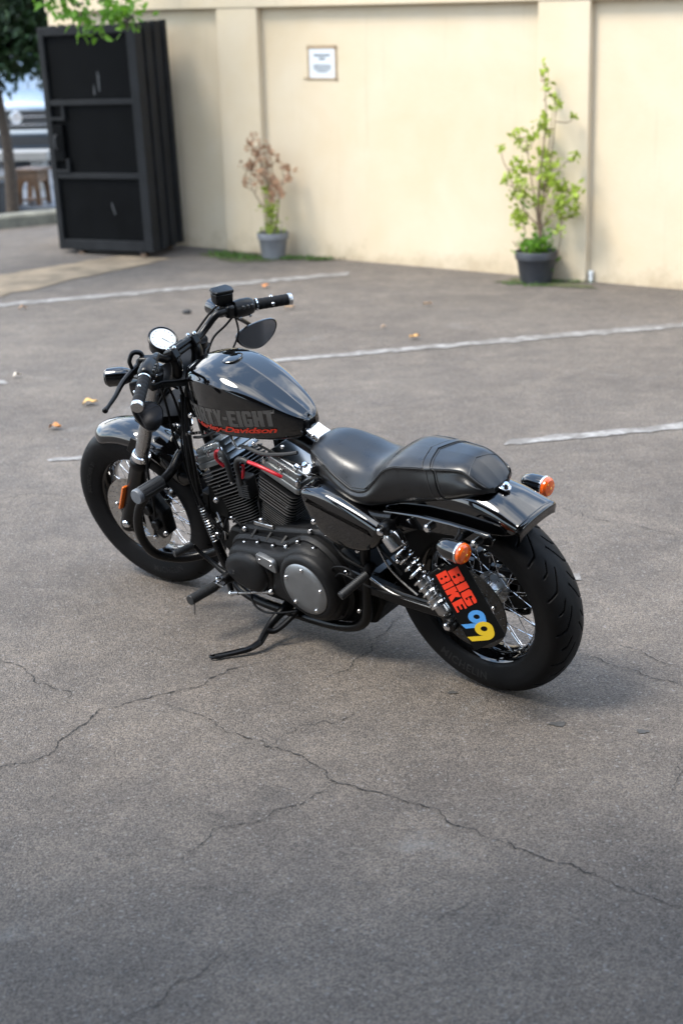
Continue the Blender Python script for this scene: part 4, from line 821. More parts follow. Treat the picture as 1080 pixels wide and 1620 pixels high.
part(MB().box((1.055, .02, .46), (.10, .11, .13), Matrix.Rotation(R(-12), 3, 'Y')), 'voltage_regulator', DARK, bev=.01)
bolt((1.03, .10, .485), (0, 1, 0), bike, 1.6); bolt((.917, .102, .400), (0, 1, 0), bike, 1.5); bolt((.826, .100, .452), (0, 1, 0), bike, 1.5)
part(MB().prism([(.865, .425), (.78, .425), (.776, .432), (.78, .440), (.865, .440), (.869, .432)], .096, .103), 'engine_number_plate', STEEL, bev=.002)
# intake, air cleaner and exhaust on the right side
part(MB().tube([(.878, .0, .58), (.878, -.10, .585), (.86, -.14, .59)], .03, 14), 'intake_manifold', ALU)
ac = part(MB().lathe([(.06, 0), (.090, .005), (.095, .03), (.088, .055), (.04, .062), (.001, .062)], (.87, -.135, .59), (0, -1, 0), 40), 'air_cleaner', SATIN)
for nm, pts in (('front_exhaust_pipe', [(1.01, -.09, .56), (1.10, -.13, .52), (1.12, -.155, .36), (1.0, -.165, .22), (.7, -.17, .19), (.35, -.175, .20), (.1, -.18, .22)]), ('rear_exhaust_pipe', [(.74, -.09, .55), (.66, -.14, .52), (.60, -.165, .42), (.48, -.175, .33), (.3, -.18, .30)])):
    part(MB().tube(pts, .022, 14), nm, SATIN)
for z, x1, x0 in ((.30, .44, .02), (.215, .42, .06)):
    mf = part(MB().lathe([(.022, 0), (.040, .03), (.043, .06), (.043, x1 - x0 - .02), (.040, x1 - x0), (.028, x1 - x0), (.026, x1 - x0 - .05), (.001, x1 - x0 - .06)], (x1, -.19, z - .01), (-1, 0, .03), 28), 'muffler', SATIN)
# primary cover
def hull(cs, n=20):
    o = []
    for (x, z, r, a0, a1) in cs: o += arc2((x, z), r, a0, a1, n)
    return o
PO = [(.985, .245), (.985, .315), (.955, .365), (.90, .385), (.80, .395), (.715, .400), (.665, .425), (.61, .445), (.55, .432), (.50, .395), (.465, .340), (.455, .285), (.465, .225), (.50, .175), (.55, .150), (.61, .145), (.67, .155), (.73, .180), (.79, .195), (.85, .185), (.92, .185), (.965, .205)]
PO = [tuple(q) for q in catmull(PO, 3, True)]
prb = part(MB().loft([[(x, y, z) for x, z in (offset_poly(PO, i) if i else PO)] for y, i in ((.06, -.006), (.118, -.006), (.124, 0), (.130, .004))]), 'primary_housing', MATTE, sharp=40)
rings = []
for y, i in ((.120, .010), (.150, .014), (.163, .020), (.170, .029), (.173, .042)): rings.append([(x, y, z) for x, z in offset_poly(PO, i)])
prc = part(MB().loft(rings), 'primary_cover', MATTE, sharp=50)
MB().lathe([(.123, -.06), (.121, .0), (.117, .010), (.108, .017), (.101, .019), (.094, .019), (.093, .014), (.001, .014)], (.588, .172, .297), (0, 1, 0), 56).build('clutch_boss', MATTE, prc, 50)
MB().loft([[(.865 + rx * math.cos(a) + .01 * math.cos(2 * a), y, .285 + rz * math.sin(a)) for a in np.arange(28) * 2 * math.pi / 28] for y, rx, rz in ((.13, .100, .078), (.176, .096, .073), (.188, .088, .064), (.194, .072, .050), (.196, .04, .025))]).build('stator_bulge', MATTE, prc, 60)
dc = MB().lathe([(.092, 0), (.092, .006), (.088, .010), (.06, .013), (.001, .014)], (.588, .186, .297), (0, 1, 0), 56).build('clutch_inspection_cover', DERBY, prc, 40)
for k in range(5):
    a = R(97 - 72 * k); bolt((.588 + .077 * math.cos(a), .197, .297 + .077 * math.sin(a)), (0, 1, 0), dc, .95)
ip = MB().loft([[(.757 + u * k, y, .352 + v * k + u * .25) for u, v in catmull([(-.042, -.012), (-.036, -.022), (0, -.020), (.034, -.018), (.040, -.004), (.038, .014), (.0, .018), (-.036, .018)], 3, True)] for y, k in ((.168, 1.0), (.184, 1.0), (.187, .94))]).build('chain_inspection_cover', DERBY, prc, 40)
for u in (-.024, .024): bolt((.757 + u, .1865, .352 + u * .25), (0, 1, 0), ip, .6)
for x, z in ((.905, .372), (.838, .388), (.763, .394), (.695, .408), (.632, .438), (.562, .428), (.512, .388), (.478, .33), (.472, .255), (.505, .185), (.60, .155), (.78, .2), (.93, .20)):
    d = unit(np.array([x - .72, 0, z - .29])); b0 = np.array([x, .128, z]) - d * .008
    MB().cyl(b0 - [0, .04, 0], b0 + [0, .008, 0], .011, .0095, 14).build('bolt_boss', MATTE, prc, 40); bolt(b0 + [0, .007, 0], (0, 1, 0), prc, 1.05)
for x in (.87, .80, .73): MB().tube([(x, .122, .386 + (.87 - x) * .06), (x - .012, .07, .425), (x - .02, .02, .43)], .008, 8, 4).build('casting_rib', MATTE, prb, 40)
part(MB().loft([[(x, y, z) for x, z in ((.97, .37), (.93, .41), (.76, .435), (.64, .455), (.56, .47), (.49, .44), (.46, .36), (.47, .2), (.95, .2))] for y in (.02, .09, .102)]), 'inner_primary', MATTE, bev=.012)
# transmission side detail behind the cover
part(MB().lathe([(.001, .02), (.025, .02), (.035, .012), (.038, 0)], (.42, .10, .32), (0, 1, 0), 24), 'sprocket_cover', DARK)
cable([(.54, .10, .30), (.50, .14, .36), (.46, .16, .395), (.40, .165, .405), (.35, .16, .36), (.25, .145, .335)], .0035, front=False); cable([(.52, .11, .29), (.48, .15, .345), (.44, .16, .375), (.38, .16, .365), (.30, .15, .345), (.12, .14, .335), (.05, .15, .36)], .003, front=False)
part(MB().lathe([(.008, 0), (.010, .004), (.010, .03), (.007, .034)], (.10, .142, .338), (-.9, .1, .25), 12), 'hose_fitting', CHROME)

# --- oil tank cover, fuel tank
OT = catmull([(.545, .650), (.500, .668), (.43, .662), (.34, .635), (.25, .600), (.228, .585), (.235, .545), (.275, .500), (.34, .475), (.42, .478), (.475, .500), (.525, .560)], 4, True)
OT = [tuple(q) for q in OT]
part(MB().loft([[(x, y, z) for x, z in (offset_poly(OT, i) if i else OT)] for y, i in ((.06, 0), (.142, 0), (.158, .004), (.168, .012), (.172, .024), (.174, .042))]), 'side_cover', GLOSS, sharp=50)
part(MB().loft([[(x, -y, z) for x, z in (offset_poly(OT, i) if i else OT)] for y, i in ((.06, 0), (.142, 0), (.158, .004), (.168, .012), (.172, .024), (.174, .042))]), 'oil_tank', GLOSS, sharp=50)
part(MB().box((.40, 0, .55), (.26, .12, .14)), 'battery_tray', DARK, bev=.01); bolt((.500, .168, .555), (0, 1, 0), bike, 1.5)
def body_sections(secs, prof, nsub=5, psub=4):
    secs = catmull(secs, nsub); rings = []
    for q in secs:
        half = catmull(prof(q), psub); left = [(q[0], y, z) for y, z in half]; right = [(q[0], -y, z) for y, z in half[::-1][1:-1]]; rings.append(left + right)
    return MB().loft(rings)
def tank_prof(q):
    x, top, sh, w, bot = q
    return [(0, bot), (.55 * w, bot), (.86 * w, bot + .006), (.96 * w, bot + .03), (w, (bot + sh) / 2), (.985 * w, sh - .012), (.93 * w, sh + .006), (.72 * w, sh + (top - sh) * .62), (.38 * w, top - .006), (0, top)]
TS = [(1.088, .925, .905, .030, .83), (1.080, .942, .912, .055, .80), (1.058, .962, .922, .082, .775), (1.01, .980, .934, .106, .758), (.94, .988, .940, .122, .751), (.86, .975, .932, .122, .750), (.78, .944, .908, .109, .750), (.71, .906, .878, .090, .751), (.65, .868, .848, .068, .756), (.615, .846, .828, .050, .764), (.600, .832, .815, .034, .775), (.594, .818, .808, .015, .785)]
def tank_y(x, z):
    xs = [t[0] for t in TS][::-1]; g = lambda k: np.interp(x, xs, [t[k] for t in TS][::-1]); sh, w, bot = g(2), g(3), g(4)
    return np.interp(z, [bot, bot + .006, bot + .03, (bot + sh) / 2, sh - .012, sh + .006], np.array([.70, .86, .96, 1.0, .985, .93]) * w)
tank = part(body_sections(TS, tank_prof, 6, 5), 'fuel_tank', GLOSS, sharp=60)
cp = MB().lathe([(.040, -.014), (.040, -.004), (.0385, -.0028), (.0365, -.0030), (.0355, -.0050), (.0340, -.0030), (.022, -.0002), (.001, .0010)], (.905, 0, .9845), (.02, 0, 1), 40).build('filler_cap', GLOSS, tank, 30)
part(MB().prism([(.60, .79), (.57, .775), (.545, .765), (.55, .75), (.60, .765)], -.03, .03), 'tank_mount', CHROME, bev=.003); bolt((.57, .03, .772), (0, 1, 0), bike, 1.4)
from mathutils.bvhtree import BVHTree
TB = BVHTree.FromPolygons([v.co.copy() for v in tank.data.vertices], [list(q.vertices) for q in tank.data.polygons])
def tank_y(x, z):
    h = TB.ray_cast(Vector((x, .4, z)), Vector((0, -1, 0))); return h[0].y if h[0] else .05
# block letters on the tank side
def block(ch):
    s = .24; w = .52
    G = {'F': [[(0, 0), (s, 0), (s, .40), (.44, .40), (.44, .60), (s, .60), (s, .80), (w, .80), (w, 1), (0, 1)]],
         'O': [[(.08, 0), (w - .08, 0), (w, .09), (w, .91), (w - .08, 1), (.08, 1), (0, .91), (0, .09)], [(s - .02, .19), (w - s + .02, .19), (w - s + .02, .81), (s - .02, .81)]],
         'R': [[(0, 0), (s, 0), (s, .40), (.27, .40), (.30, 0), (w + .02, 0), (.49, .44), (.46, .52), (w, .60), (w, .90), (w - .08, 1), (0, 1)], [(s - .01, .58), (.29, .58), (.29, .81), (s - .01, .81)]],
         'T': [[(.14, 0), (.38, 0), (.38, .79), (w, .79), (w, 1), (0, 1), (0, .79), (.14, .79)]],
         'Y': [[(.14, 0), (.38, 0), (.38, .38), (w + .02, 1), (.31, 1), (.26, .66), (.21, 1), (-.02, 1), (.14, .38)]],
         '-': [[(0, .40), (.28, .40), (.28, .60), (0, .60)]], 'I': [[(0, 0), (s, 0), (s, 1), (0, 1)]],
         'E': [[(0, 0), (w, 0), (w, .20), (s, .20), (s, .41), (.46, .41), (.46, .60), (s, .60), (s, .80), (w, .80), (w, 1), (0, 1)]],
         'G': [[(.08, 0), (w - .08, 0), (w, .09), (w, .52), (.25, .52), (.25, .36), (.30, .36), (.30, .19), (s - .02, .19), (s - .02, .81), (.30, .81), (.30, .66), (w, .66), (w, .91), (w - .08, 1), (.08, 1), (0, .91), (0, .09)]],
         'H': [[(0, 0), (s, 0), (s, .40), (.30, .40), (.30, 0), (w + .02, 0), (w + .02, 1), (.30, 1), (.30, .61), (s, .61), (s, 1), (0, 1)]],
         'B': [[(0, 0), (w - .07, 0), (w, .09), (w, .42), (w - .05, .50), (w, .58), (w, .91), (w - .07, 1), (0, 1)], [(s - .02, .18), (.32, .18), (.32, .40), (s - .02, .40)], [(s - .02, .60), (.32, .60), (.32, .82), (s - .02, .82)]],
         'K': [[(0, 0), (s, 0), (s, .34), (.28, .40), (.34, 0), (w + .08, 0), (.46, .56), (w + .06, 1), (.32, 1), (s, .70), (s, 1), (0, 1)]]}
    return G[ch], (s if ch == 'I' else .28 if ch == '-' else .60 if ch == 'K' else w)
def block_text(body, gap=.07):
    loops = []; x = 0
    for ch in body:
        g, w = block(ch); loops += [[(x + a, b) for a, b in lp] for lp in g]; x += w + gap
    return loops, x - gap
def densify(loops, step):
    o = []
    for lp in loops:
        q = []
        for a, b in zip(lp, lp[1:] + lp[:1]):
            n = max(1, int(math.dist(a, b) / step)); q += [(a[0] + (b[0] - a[0]) * k / n, a[1] + (b[1] - a[1]) * k / n) for k in range(n)]
        o.append(q)
    return o
for s in (1, -1):
    loops, tw = block_text('FORTY-EIGHT', .05); L_ = .385; H_ = .062; x0, z0 = 1.060, .786
    me = flat_mesh(densify(loops, .12), 0, 'text')
    bm = bmesh.new(); bm.from_mesh(me)
    for c in np.linspace(.0, tw, 26)[1:-1]: bmesh.ops.bisect_plane(bm, geom=bm.verts[:] + bm.edges[:] + bm.faces[:], plane_co=(c, 0, 0), plane_no=(1, 0, 0))
    for c in (.25, .5, .75): bmesh.ops.bisect_plane(bm, geom=bm.verts[:] + bm.edges[:] + bm.faces[:], plane_co=(0, c, 0), plane_no=(0, 1, 0))
    bm.to_mesh(me); bm.free()
    def onto(u, v, w):
        x = x0 - u / tw * L_ if s > 0 else x0 - L_ + u / tw * L_; k = (x0 - x) / L_; z = z0 + k * .026 + v * H_ * (1 - .12 * k)
        return (x, s * (tank_y(x, z) + .0012), z)
    finish(warp(me, onto), TEXTGREY, 0); link('tank_lettering', me, tank)
    me = text_mesh('Harley-Davidson', .030, 0, .0008, .35, .95)
    bm = bmesh.new(); bm.from_mesh(me); xm = max(v.co.x for v in bm.verts)
    for c in np.linspace(0, xm, 26)[1:-1]: bmesh.ops.bisect_plane(bm, geom=bm.verts[:] + bm.edges[:] + bm.faces[:], plane_co=(c, 0, 0), plane_no=(1, 0, 0))
    bm.to_mesh(me); bm.free()
    def onto2(u, v, w):
        x = 1.035 - u / xm * .36 if s > 0 else .675 + u / xm * .36; k = (1.035 - x) / .36; z = .769 + k * .020 + v * .95
        return (x, s * (tank_y(x, z) + .0022), z)
    finish(warp(me, onto2), TEXTRED, 0); link('tank_script', me, tank)

# --- seat
def seat_prof(q):
    x, top, seam, w, bot, sr = q
    return [(0, bot), (.70 * w, bot), (.90 * w, bot + .010), (.985 * w, bot + .030 * min(1, (seam - bot) / .08)), ((.55 + .45 * sr / .9) * w, (seam + bot) / 2 + .012), ((sr + .035) * w, seam - .010), (sr * w, seam + .001), (sr * .72 * w, seam + (top - seam) * .72), (sr * .36 * w, top - .0015), (0, top)]
SS = [(.572, .745, .735, .030, .705, .9), (.566, .757, .740, .058, .690, .9), (.545, .772, .748, .084, .676, .9), (.49, .775, .740, .108, .655, .9), (.42, .760, .713, .128, .636, .92), (.35, .745, .684, .138, .622, .92), (.295, .744, .688, .137, .621, .91), (.258, .756, .720, .133, .628, .88), (.222, .780, .758, .127, .637, .85),
      (.185, .794, .774, .122, .648, .84), (.12, .799, .781, .116, .662, .83), (.04, .801, .785, .108, .680, .78), (-.02, .802, .788, .100, .694, .73), (-.050, .797, .784, .095, .702, .70), (-.075, .783, .771, .090, .709, .73), (-.100, .761, .751, .080, .714, .79), (-.118, .741, .734, .062, .718, .85), (-.127, .728, .725, .035, .720, .9)]
seat = part(body_sections(SS, seat_prof, 5, 5), 'seat', LEATHER, sharp=80)
def seat_at(x, k):
    xs = [t[0] for t in SS][::-1]; q = [x] + [np.interp(x, xs, [t[j] for t in SS][::-1]) for j in range(1, 6)]; pr = catmull(seat_prof(q), 5)
    f = k * (len(pr) - 1); i = int(min(f, len(pr) - 2)); y, z = pr[i] + (pr[i + 1] - pr[i]) * (f - i); return np.array([x, y, z])
KS = 6 / 9.0
for s in (1, -1):                                       # piped seam along the upper edge
    pts = [seat_at(x, KS) * [1, s, 1] + [0, s * .0012, .0012] for x in np.linspace(.555, -.114, 40)]
    MB().tube(pts, .0019, 6, 2).build('seam_piping', STITCH, seat)
    pts = [seat_at(x, KS - .035) * [1, s, 1] + [0, s * .0006, .0004] for x in np.linspace(.55, -.110, 40)]
    MB().tube(pts, .0009, 5, 2).build('stitch_line', STITCH, seat)
for dx, r, mt, nm in ((.118, .0016, STITCH, 'stitch_line'), (.085, .0016, STITCH, 'stitch_line'), (-.048, .0016, STITCH, 'seam_piping'), (.235, .0014, STITCH, 'stitch_line')):
    ks = np.linspace(.30 if nm == 'stitch_line' and dx < .2 else KS, 1, 22)
    pts = [seat_at(dx - (.03 if dx < 0 else .05) * (1 - k) * 2.2, k) + [0, .0006, .0008] for k in ks]; pts = pts + [p * [1, -1, 1] for p in pts[::-1][1:]]
    MB().tube(pts, r, 6, 2).build(nm, mt, seat)
sp_ = MB(); rg = []                                      # passenger strap
for k in np.linspace(.22, 1, 26):
    c = 0.5
    a = seat_at(.112 - .05 * (1 - k) * 2.2, k); b = seat_at(.091 - .05 * (1 - k) * 2.2, k); n = unit([0, a[1] + .02, (a[2] - .74) * 1.6]); rg.append([a, a + n * .004, b + n * .004, b])
rg2 = rg + [[p * [1, -1, 1] for p in r] for r in rg[::-1][1:]]
sp_.loft(rg2, True).build('passenger_strap', LEATHER, seat, 40)
part(MB().box((.25, 0, .625), (.60, .17, .03)), 'seat_base', SATIN, bev=.01)
tb = part(MB().prism([(-.100, -.018), (-.150, -.014), (-.157, 0), (-.150, .014), (-.100, .018)], 0, .004, lambda x, y, w: (x, y, .7265 + w + (x + .100) * .25)), 'seat_tab', CHROME, bev=.001)
MB().lathe([(.001, .014), (.007, .014), (.010, .010), (.010, 0)], (-.141, 0, .720), (-.3, 0, 1), 14).build('seat_screw', CHROME, tb)

# --- rear fender
FP = catmull([(.30, .640), (.20, .690), (.10, .720), (0, .730), (-.08, .725), (-.15, .706), (-.20, .684), (-.242, .664)], 5)
rows = []
for i, (x, z) in enumerate(FP):
    t = unit(FP[min(i + 1, len(FP) - 1)] - FP[max(i - 1, 0)]); nx, nz = (t[1], -t[0]) if t[0] < 0 else (-t[1], t[0]); nn = np.array([nx, nz]); nn = nn if nn[1] > 0 else -nn
    e = min(1, i / (len(FP) - 1)); q_ = min(1, max(0, (e - .62) / .38)); sk = .085 * (1 - q_) ** .7; cf = 1 - .5 * q_
    half = [(0, 0), (.03, -.003 * cf), (.055, -.009 * cf), (.075, -.020 * cf), (.086, -.034 * cf), (.090, -.05 * cf), (.091, -.05 * cf - sk * .5 - .001), (.091, -.05 * cf - sk - .002)]
    hp = catmull(half, 3); row = [(x + nn[0] * d, y, z + nn[1] * d) for y, d in hp]; rows.append([(a, -b, c) for a, b, c in row[::-1]] + row[1:])
rf = part(MB().loft(rows, False, False), 'rear_fender', GLOSS, sharp=60); so = rf.modifiers.new('solid', 'SOLIDIFY'); so.thickness = .005; so.offset = -1
last = np.array(rows[-1]); lip = [last + [0, 0, .0005], last * [1, 1.0, 1] + np.array([-.007, 0, -.003]), last * [1, .985, 1] + np.array([-.009, 0, -.010]), last * [1, .95, 1] + np.array([-.007, 0, -.016]), last * [1, .94, 1] + np.array([-.003, 0, -.036])]
MB().loft([[tuple(q) for q in r] for r in lip], False, False).build('fender_lip', GLOSS, rf, 60)
part(MB().box((-.15, 0, .635), (.14, .12, .03), Matrix.Rotation(R(-20), 3, 'Y')), 'licence_wiring_box', DARK, bev=.008)
# rear turn signals with stalks
for s in (1, -1):
    d = unit([-1, s * .02, -.10]); c = np.array([-.085, s * .205, .612])
    b = part(MB().lathe([(.001, -.052), (.012, -.050), (.024, -.038), (.030, -.015), (.0315, .012), (.0315, .030), (.0295, .032)], c, d, 28), 'rear_turn_signal', GLOSS if s < 0 else CHROME)
    if s > 0: b.data.materials[0] = GLOSS
    ln = MB().lathe([(.0295, .030), (.031, .034), (.030, .042), (.024, .048), (.001, .052)], c, d, 28).build('signal_lens', AMBER, b)
    x, y = perp(d)
    for k in range(7):
        a = k * 2 * math.pi / 6; q = c + d * .0505 + (0 if k == 6 else .018) * (x * math.cos(a) + y * math.sin(a)) - d * (.004 if k == 6 else .0075); MB().ell(q, (.0068, .0068, .0068), 10, 6).build('lens_facet', AMBERB if k % 2 == 0 else AMBER, ln)
    MB().lathe([(.0315, .026), (.0335, .027), (.0335, .031), (.0315, .032)], c, d, 28, True).build('signal_bezel', CHROME, b)
    part(MB().tube([c + [.02, -s * .02, -.005], c + [.022, -s * .05, -.004], np.array([-.06, s * .128, .610])], [.010, .010, .012], 12), 'signal_stalk', SATIN)
part(MB().tube([(-.05, .13, .625), (-.075, .15, .648), (-.085, .175, .64), (-.07, .19, .62)], .0035, 8), 'signal_wire', RUBBER)
# shocks
for s in (1, -1):
    T = np.array([.200, s * .165, .598]); Bm = np.array([.004, s * .165, .318]); d = unit(Bm - T); L_ = np.linalg.norm(Bm - T); x, y = perp(d)
    sh = part(MB().lathe([(.010, .0), (.024, .018), (.031, .022), (.033, .030), (.033, .066), (.030, .070), (.022, .071)], T, d, 32), 'shock_absorber', CHROME)
    MB().lathe([(.013, .06), (.013, .20)], T, d, 16).build('damper_rod', SATIN, sh); MB().lathe([(.020, .185), (.0225, .187), (.0225, .30), (.017, .31), (.012, .315)], T, d, 20).build('damper_body', STEEL, sh)
    hp_ = []; nt_ = 8.5
    for k in range(int(nt_ * 20) + 1):
        t = k / (nt_ * 20); tt_ = t if t < .72 else t; pit = .072 + (.215 - 0) * (t - .06 * math.sin(2 * math.pi * t) * 0 - .18 * max(0, t - .6) ** 1.0); an = k / 20 * 2 * math.pi
        hp_.append(T + d * pit + .0265 * (x * math.cos(an) + y * math.sin(an)))
    MB().tube(hp_, .0042, 8, 1).build('coil_spring', CHROME, sh)
    MB().lathe([(.018, .268), (.030, .270), (.030, .278), (.020, .282)], T, d, 24).build('spring_seat', CHROME, sh)
    for C_, nm in ((T, 'upper_eye'), (Bm, 'lower_eye')):
        MB().lathe([(.006, -.022), (.021, -.022), (.023, -.018), (.023, .018), (.021, .022), (.006, .022)], C_, (0, s, 0), 24).build(nm, SATIN, sh)
        MB().lathe([(.001, .012), (.008, .012), (.012, .008), (.012, 0)], C_ + [0, s * .022, 0], (0, s, 0), 14).build('eye_bolt', CHROME, sh)
    part(MB().cyl(Bm - [0, s * .03, 0], Bm + [0, s * .02, 0], .012, n=12), 'shock_mount', SATIN); part(MB().cyl(T - [0, s * .045, 0], T + [0, s * .02, 0], .011, n=12), 'shock_mount', SATIN)
# rear caliper on the left and a chrome carrier piece seen through the spokes
rc = part(MB().loft([[( .138 * q * math.cos(R(a)), y, .325 + .138 * q * math.sin(R(a))) for a, q in ((20, .68), (35, .6), (60, .68), (66, .9), (58, 1.12), (35, 1.18), (14, 1.1), (10, .9))] for y in (.072, .078, .100, .108)]), 'rear_caliper', SATIN, bev=.006)
part(MB().tube([(.02, -.06, .43), (-.03, -.045, .455), (-.06, -.03, .47)], .016, 16), 'belt_guard_bracket', CHROME)
# side-mounted number plate
PC = [np.array(q) for q in ((-.003, .224, .520), (-.101, .192, .579), (-.234, .214, .370), (-.136, .246, .311))]
u_ = unit(PC[3] - PC[0]); v_ = unit(PC[1] - PC[0]); v_ = unit(v_ - u_ * (u_ @ v_)); w_ = np.cross(u_, v_); w_ = w_ if w_[1] > 0 else -w_
PLW, PLH = .252, .119; PM = frame(PC[0], u_, v_, w_)
def on_plate(me, z, mt, nm, par): 
    me.transform(PM @ Matrix.Translation((0, 0, z))); finish(me, mt, 30); return link(nm, me, par)
def rr2(w, h, r): 
    o = []
    for cx, cy, a in ((w - r, h - r, 0), (r, h - r, 90), (r, r, 180), (w - r, r, 270)): o += arc2((cx, cy), r, a, a + 90, 4)
    return o
pm = flat_mesh([rr2(PLW, PLH, .004)], .003, 'plate'); plate = on_plate(pm, -.0015, PLATEB, 'number_plate', bike); plate['label'] = 'black side-mounted plate with red, blue and yellow print'
def put_text(body, x0, x1, y0, y1, gap=.05, tall=None):
    loops, tw = block_text(body, gap); return [[(x0 + a / tw * (x1 - x0), y0 + b * (y1 - y0)) for a, b in lp] for lp in loops]
on_plate(flat_mesh(put_text('BIG', .014, .130, .056, .094, .05), .0005), .0009, P_RED, 'plate_lettering', plate)
on_plate(flat_mesh(put_text('BIKE', .008, .132, .014, .052, .05), .0005), .0009, P_RED, 'plate_lettering', plate)
nine = [[(-.15, .25), (0, 0), (.62, 0)] + arc2((.62, .38), .38, -90, 0, 8)[1:] + arc2((.62, .62), .38, 0, 270, 20)[:-1] + [(.62, .25)], circle2(.14, 20, (.62, .62))]
def nine_at(x, y, sx, sy, ang):
    c, s = math.cos(R(ang)), math.sin(R(ang)); return [[(x + c * a * sx - s * b * sy, y + s * a * sx + c * b * sy) for a, b in lp] for lp in nine]
on_plate(flat_mesh(nine_at(.183, .012, .074, .052, 72), .0005), .0009, P_BLUE, 'plate_lettering', plate); on_plate(flat_mesh(nine_at(.224, .010, .080, .056, 72), .0005), .0016, P_YEL, 'plate_lettering', plate)
part(MB().tube([(.0, .15, .40), (-.03, .19, .43), (-.07, .213, .46)], .009, 8, 4), 'plate_bracket', SATIN); part(MB().tube([(.0, .15, .325), (-.06, .19, .36), (-.11, .218, .39)], .009, 8, 4), 'plate_bracket', SATIN)

# --- foot controls, stand, guard
def rubber_peg(a, b, r, nm, cap=True):
    a = np.array(a); b = np.array(b); d = unit(b - a); L_ = np.linalg.norm(b - a); n = int(L_ / .0065)
    pr = [(r * .8, 0)] + [q for k in range(n) for q in ((r, k * .0065 + .001), (r, k * .0065 + .0038), (r * .88, k * .0065 + .0045), (r * .88, k * .0065 + .0062))] + [(r, L_ - .002), (r * .9, L_), (.001, L_)]
    return part(MB().lathe(pr, a, d, 20), nm, BOOT)
for s in (1, -1):
    fp = rubber_peg((.985, s * .235, .232), (.985, s * .350, .243), .0175, 'foot_peg')
    MB().cyl((.985, s * .335, .226), (.990, s * .342, .182), .004, n=8).build('peg_feeler', STEEL, fp)
    MB().box((.986, s * .215, .232), (.026, .05, .03)).build('peg_clevis', CHROME, fp, bev=.006); bolt((.986, s * .212, .248), (0, 0, 1), fp, 1.4)
    part(MB().tube([(.97, s * .10, .225), (.98, s * .15, .232), (.986, s * .195, .232)], [.026, .024, .018], 16), 'peg_mount', SATIN)
    pp_ = rubber_peg((.322, s * .165, .405), (.352, s * .265, .375), .014, 'passenger_peg')
    part(MB().tube([(.34, s * .125, .41), (.322, s * .168, .405)], [.018, .014], 12, 1), 'passenger_peg_mount', SATIN)
rubber_peg((1.125, .175, .325), (1.145, .245, .325), .0125, 'shifter_peg')
part(MB().tube([(1.125, .17, .325), (1.11, .165, .30), (1.07, .158, .265), (1.03, .155, .238), (1.0, .15, .225)], [.006, .0075, .008, .010, .012], 12), 'shift_lever', SATIN)
part(MB().tube([(1.005, .155, .232), (1.0, .16, .19), (.988, .17, .165)], [.012, .010, .010], 10), 'shift_arm', SATIN)
sr = part(MB().cyl((.985, .175, .168), (.772, .178, .232), .0042, n=10), 'shift_rod', STEEL)
for q in ((.985, .175, .168), (.772, .178, .232)): MB().ell(q, (.011, .011, .011), 14, 8).build('rod_end', CHROME, sr); 
for a, b in (((.985, .175, .168), (.945, .1755, .180)), ((.772, .178, .232), (.812, .1775, .220))): MB().cyl(a, b, .007, n=10).build('rod_sleeve', STEEL, sr)
part(MB().tube([(.772, .165, .232), (.762, .17, .285), (.758, .175, .315)], [.010, .010, .012], 10), 'shifter_crank', SATIN)
cable([(.93, .12, .20), (.89, .17, .16), (.84, .175, .135), (.77, .17, .145), (.70, .15, .16)], .004, front=False)
ss = part(MB().tube([(.775, .09, .165), (.775, .125, .145), (.785, .20, .118), (.762, .285, .100)], [.020, .018, .014, .012], 12), 'side_stand', SATIN)
MB().tube([(.762, .285, .100), (.770, .33, .100), (.800, .385, .1055), (.830, .425, .1125)], [.012, .010, .008, .006], 10).build('stand_foot', SATIN, ss)
MB().tube([(.768, .32, .098), (.788, .36, .100), (.812, .415, .110), (.828, .438, .1155), (.842, .432, .1145), (.826, .39, .104), (.80, .345, .098), (.772, .318, .098)], .0042, 8, 4).build('foot_loop', SATIN, ss)
MB().cyl((.765, .08, .16), (.765, .115, .16), .026, n=20).build('stand_pivot', SATIN, ss); MB().tube([(.72, .12, .15), (.735, .16, .125), (.752, .215, .108), (.77, .235, .115)], .010, 10).build('stand_spring', SATIN, ss)
for s in (1, -1):
    eg = part(MB().tube([(1.185, s * .045, .630), (1.195, s * .075, .615), (1.185, s * .13, .585), (1.172, s * .20, .573), (1.180, s * .255, .560), (1.225, s * .275, .500), (1.265, s * .270, .42), (1.278, s * .255, .345), (1.275, s * .22, .280), (1.235, s * .15, .235), (1.17, s * .09, .235), (1.115, s * .07, .255)], .0165, 14, 6), 'engine_guard', SATIN)
    sl = MB().lathe([(.017, 0), (.0245, .002), (.0255, .006), (.0255, .108), (.024, .112), (.001, .112)], (1.176, s * .195, .572), (-.03, s, .03), 24).build('guard_slider', BOOT, eg)
    MB().lathe([(.0258, .103), (.0265, .104), (.0265, .114), (.0235, .119), (.001, .120)], (1.176, s * .195, .572), (-.03, s, .03), 28).build('slider_cap', CAPGREY, eg)
    for k in range(8):
        a = k * math.pi / 4; MB().tube([(1.176 + .0252 * math.cos(a), s * .205, .572 + .0252 * math.sin(a)), (1.173 + .0252 * math.cos(a), s * .29, .575 + .0252 * math.sin(a))], .002, 5, 1).build('slider_rib', BOOT, eg)
# brake pedal on the right
part(MB().tube([(.99, -.15, .225), (1.05, -.16, .24), (1.12, -.165, .29)], .009, 10), 'brake_pedal_arm', SATIN); part(MB().box((1.125, -.19, .295), (.06, .07, .012), Matrix.Rotation(R(-35), 3, 'Y')), 'brake_pedal', BOOT, bev=.004)

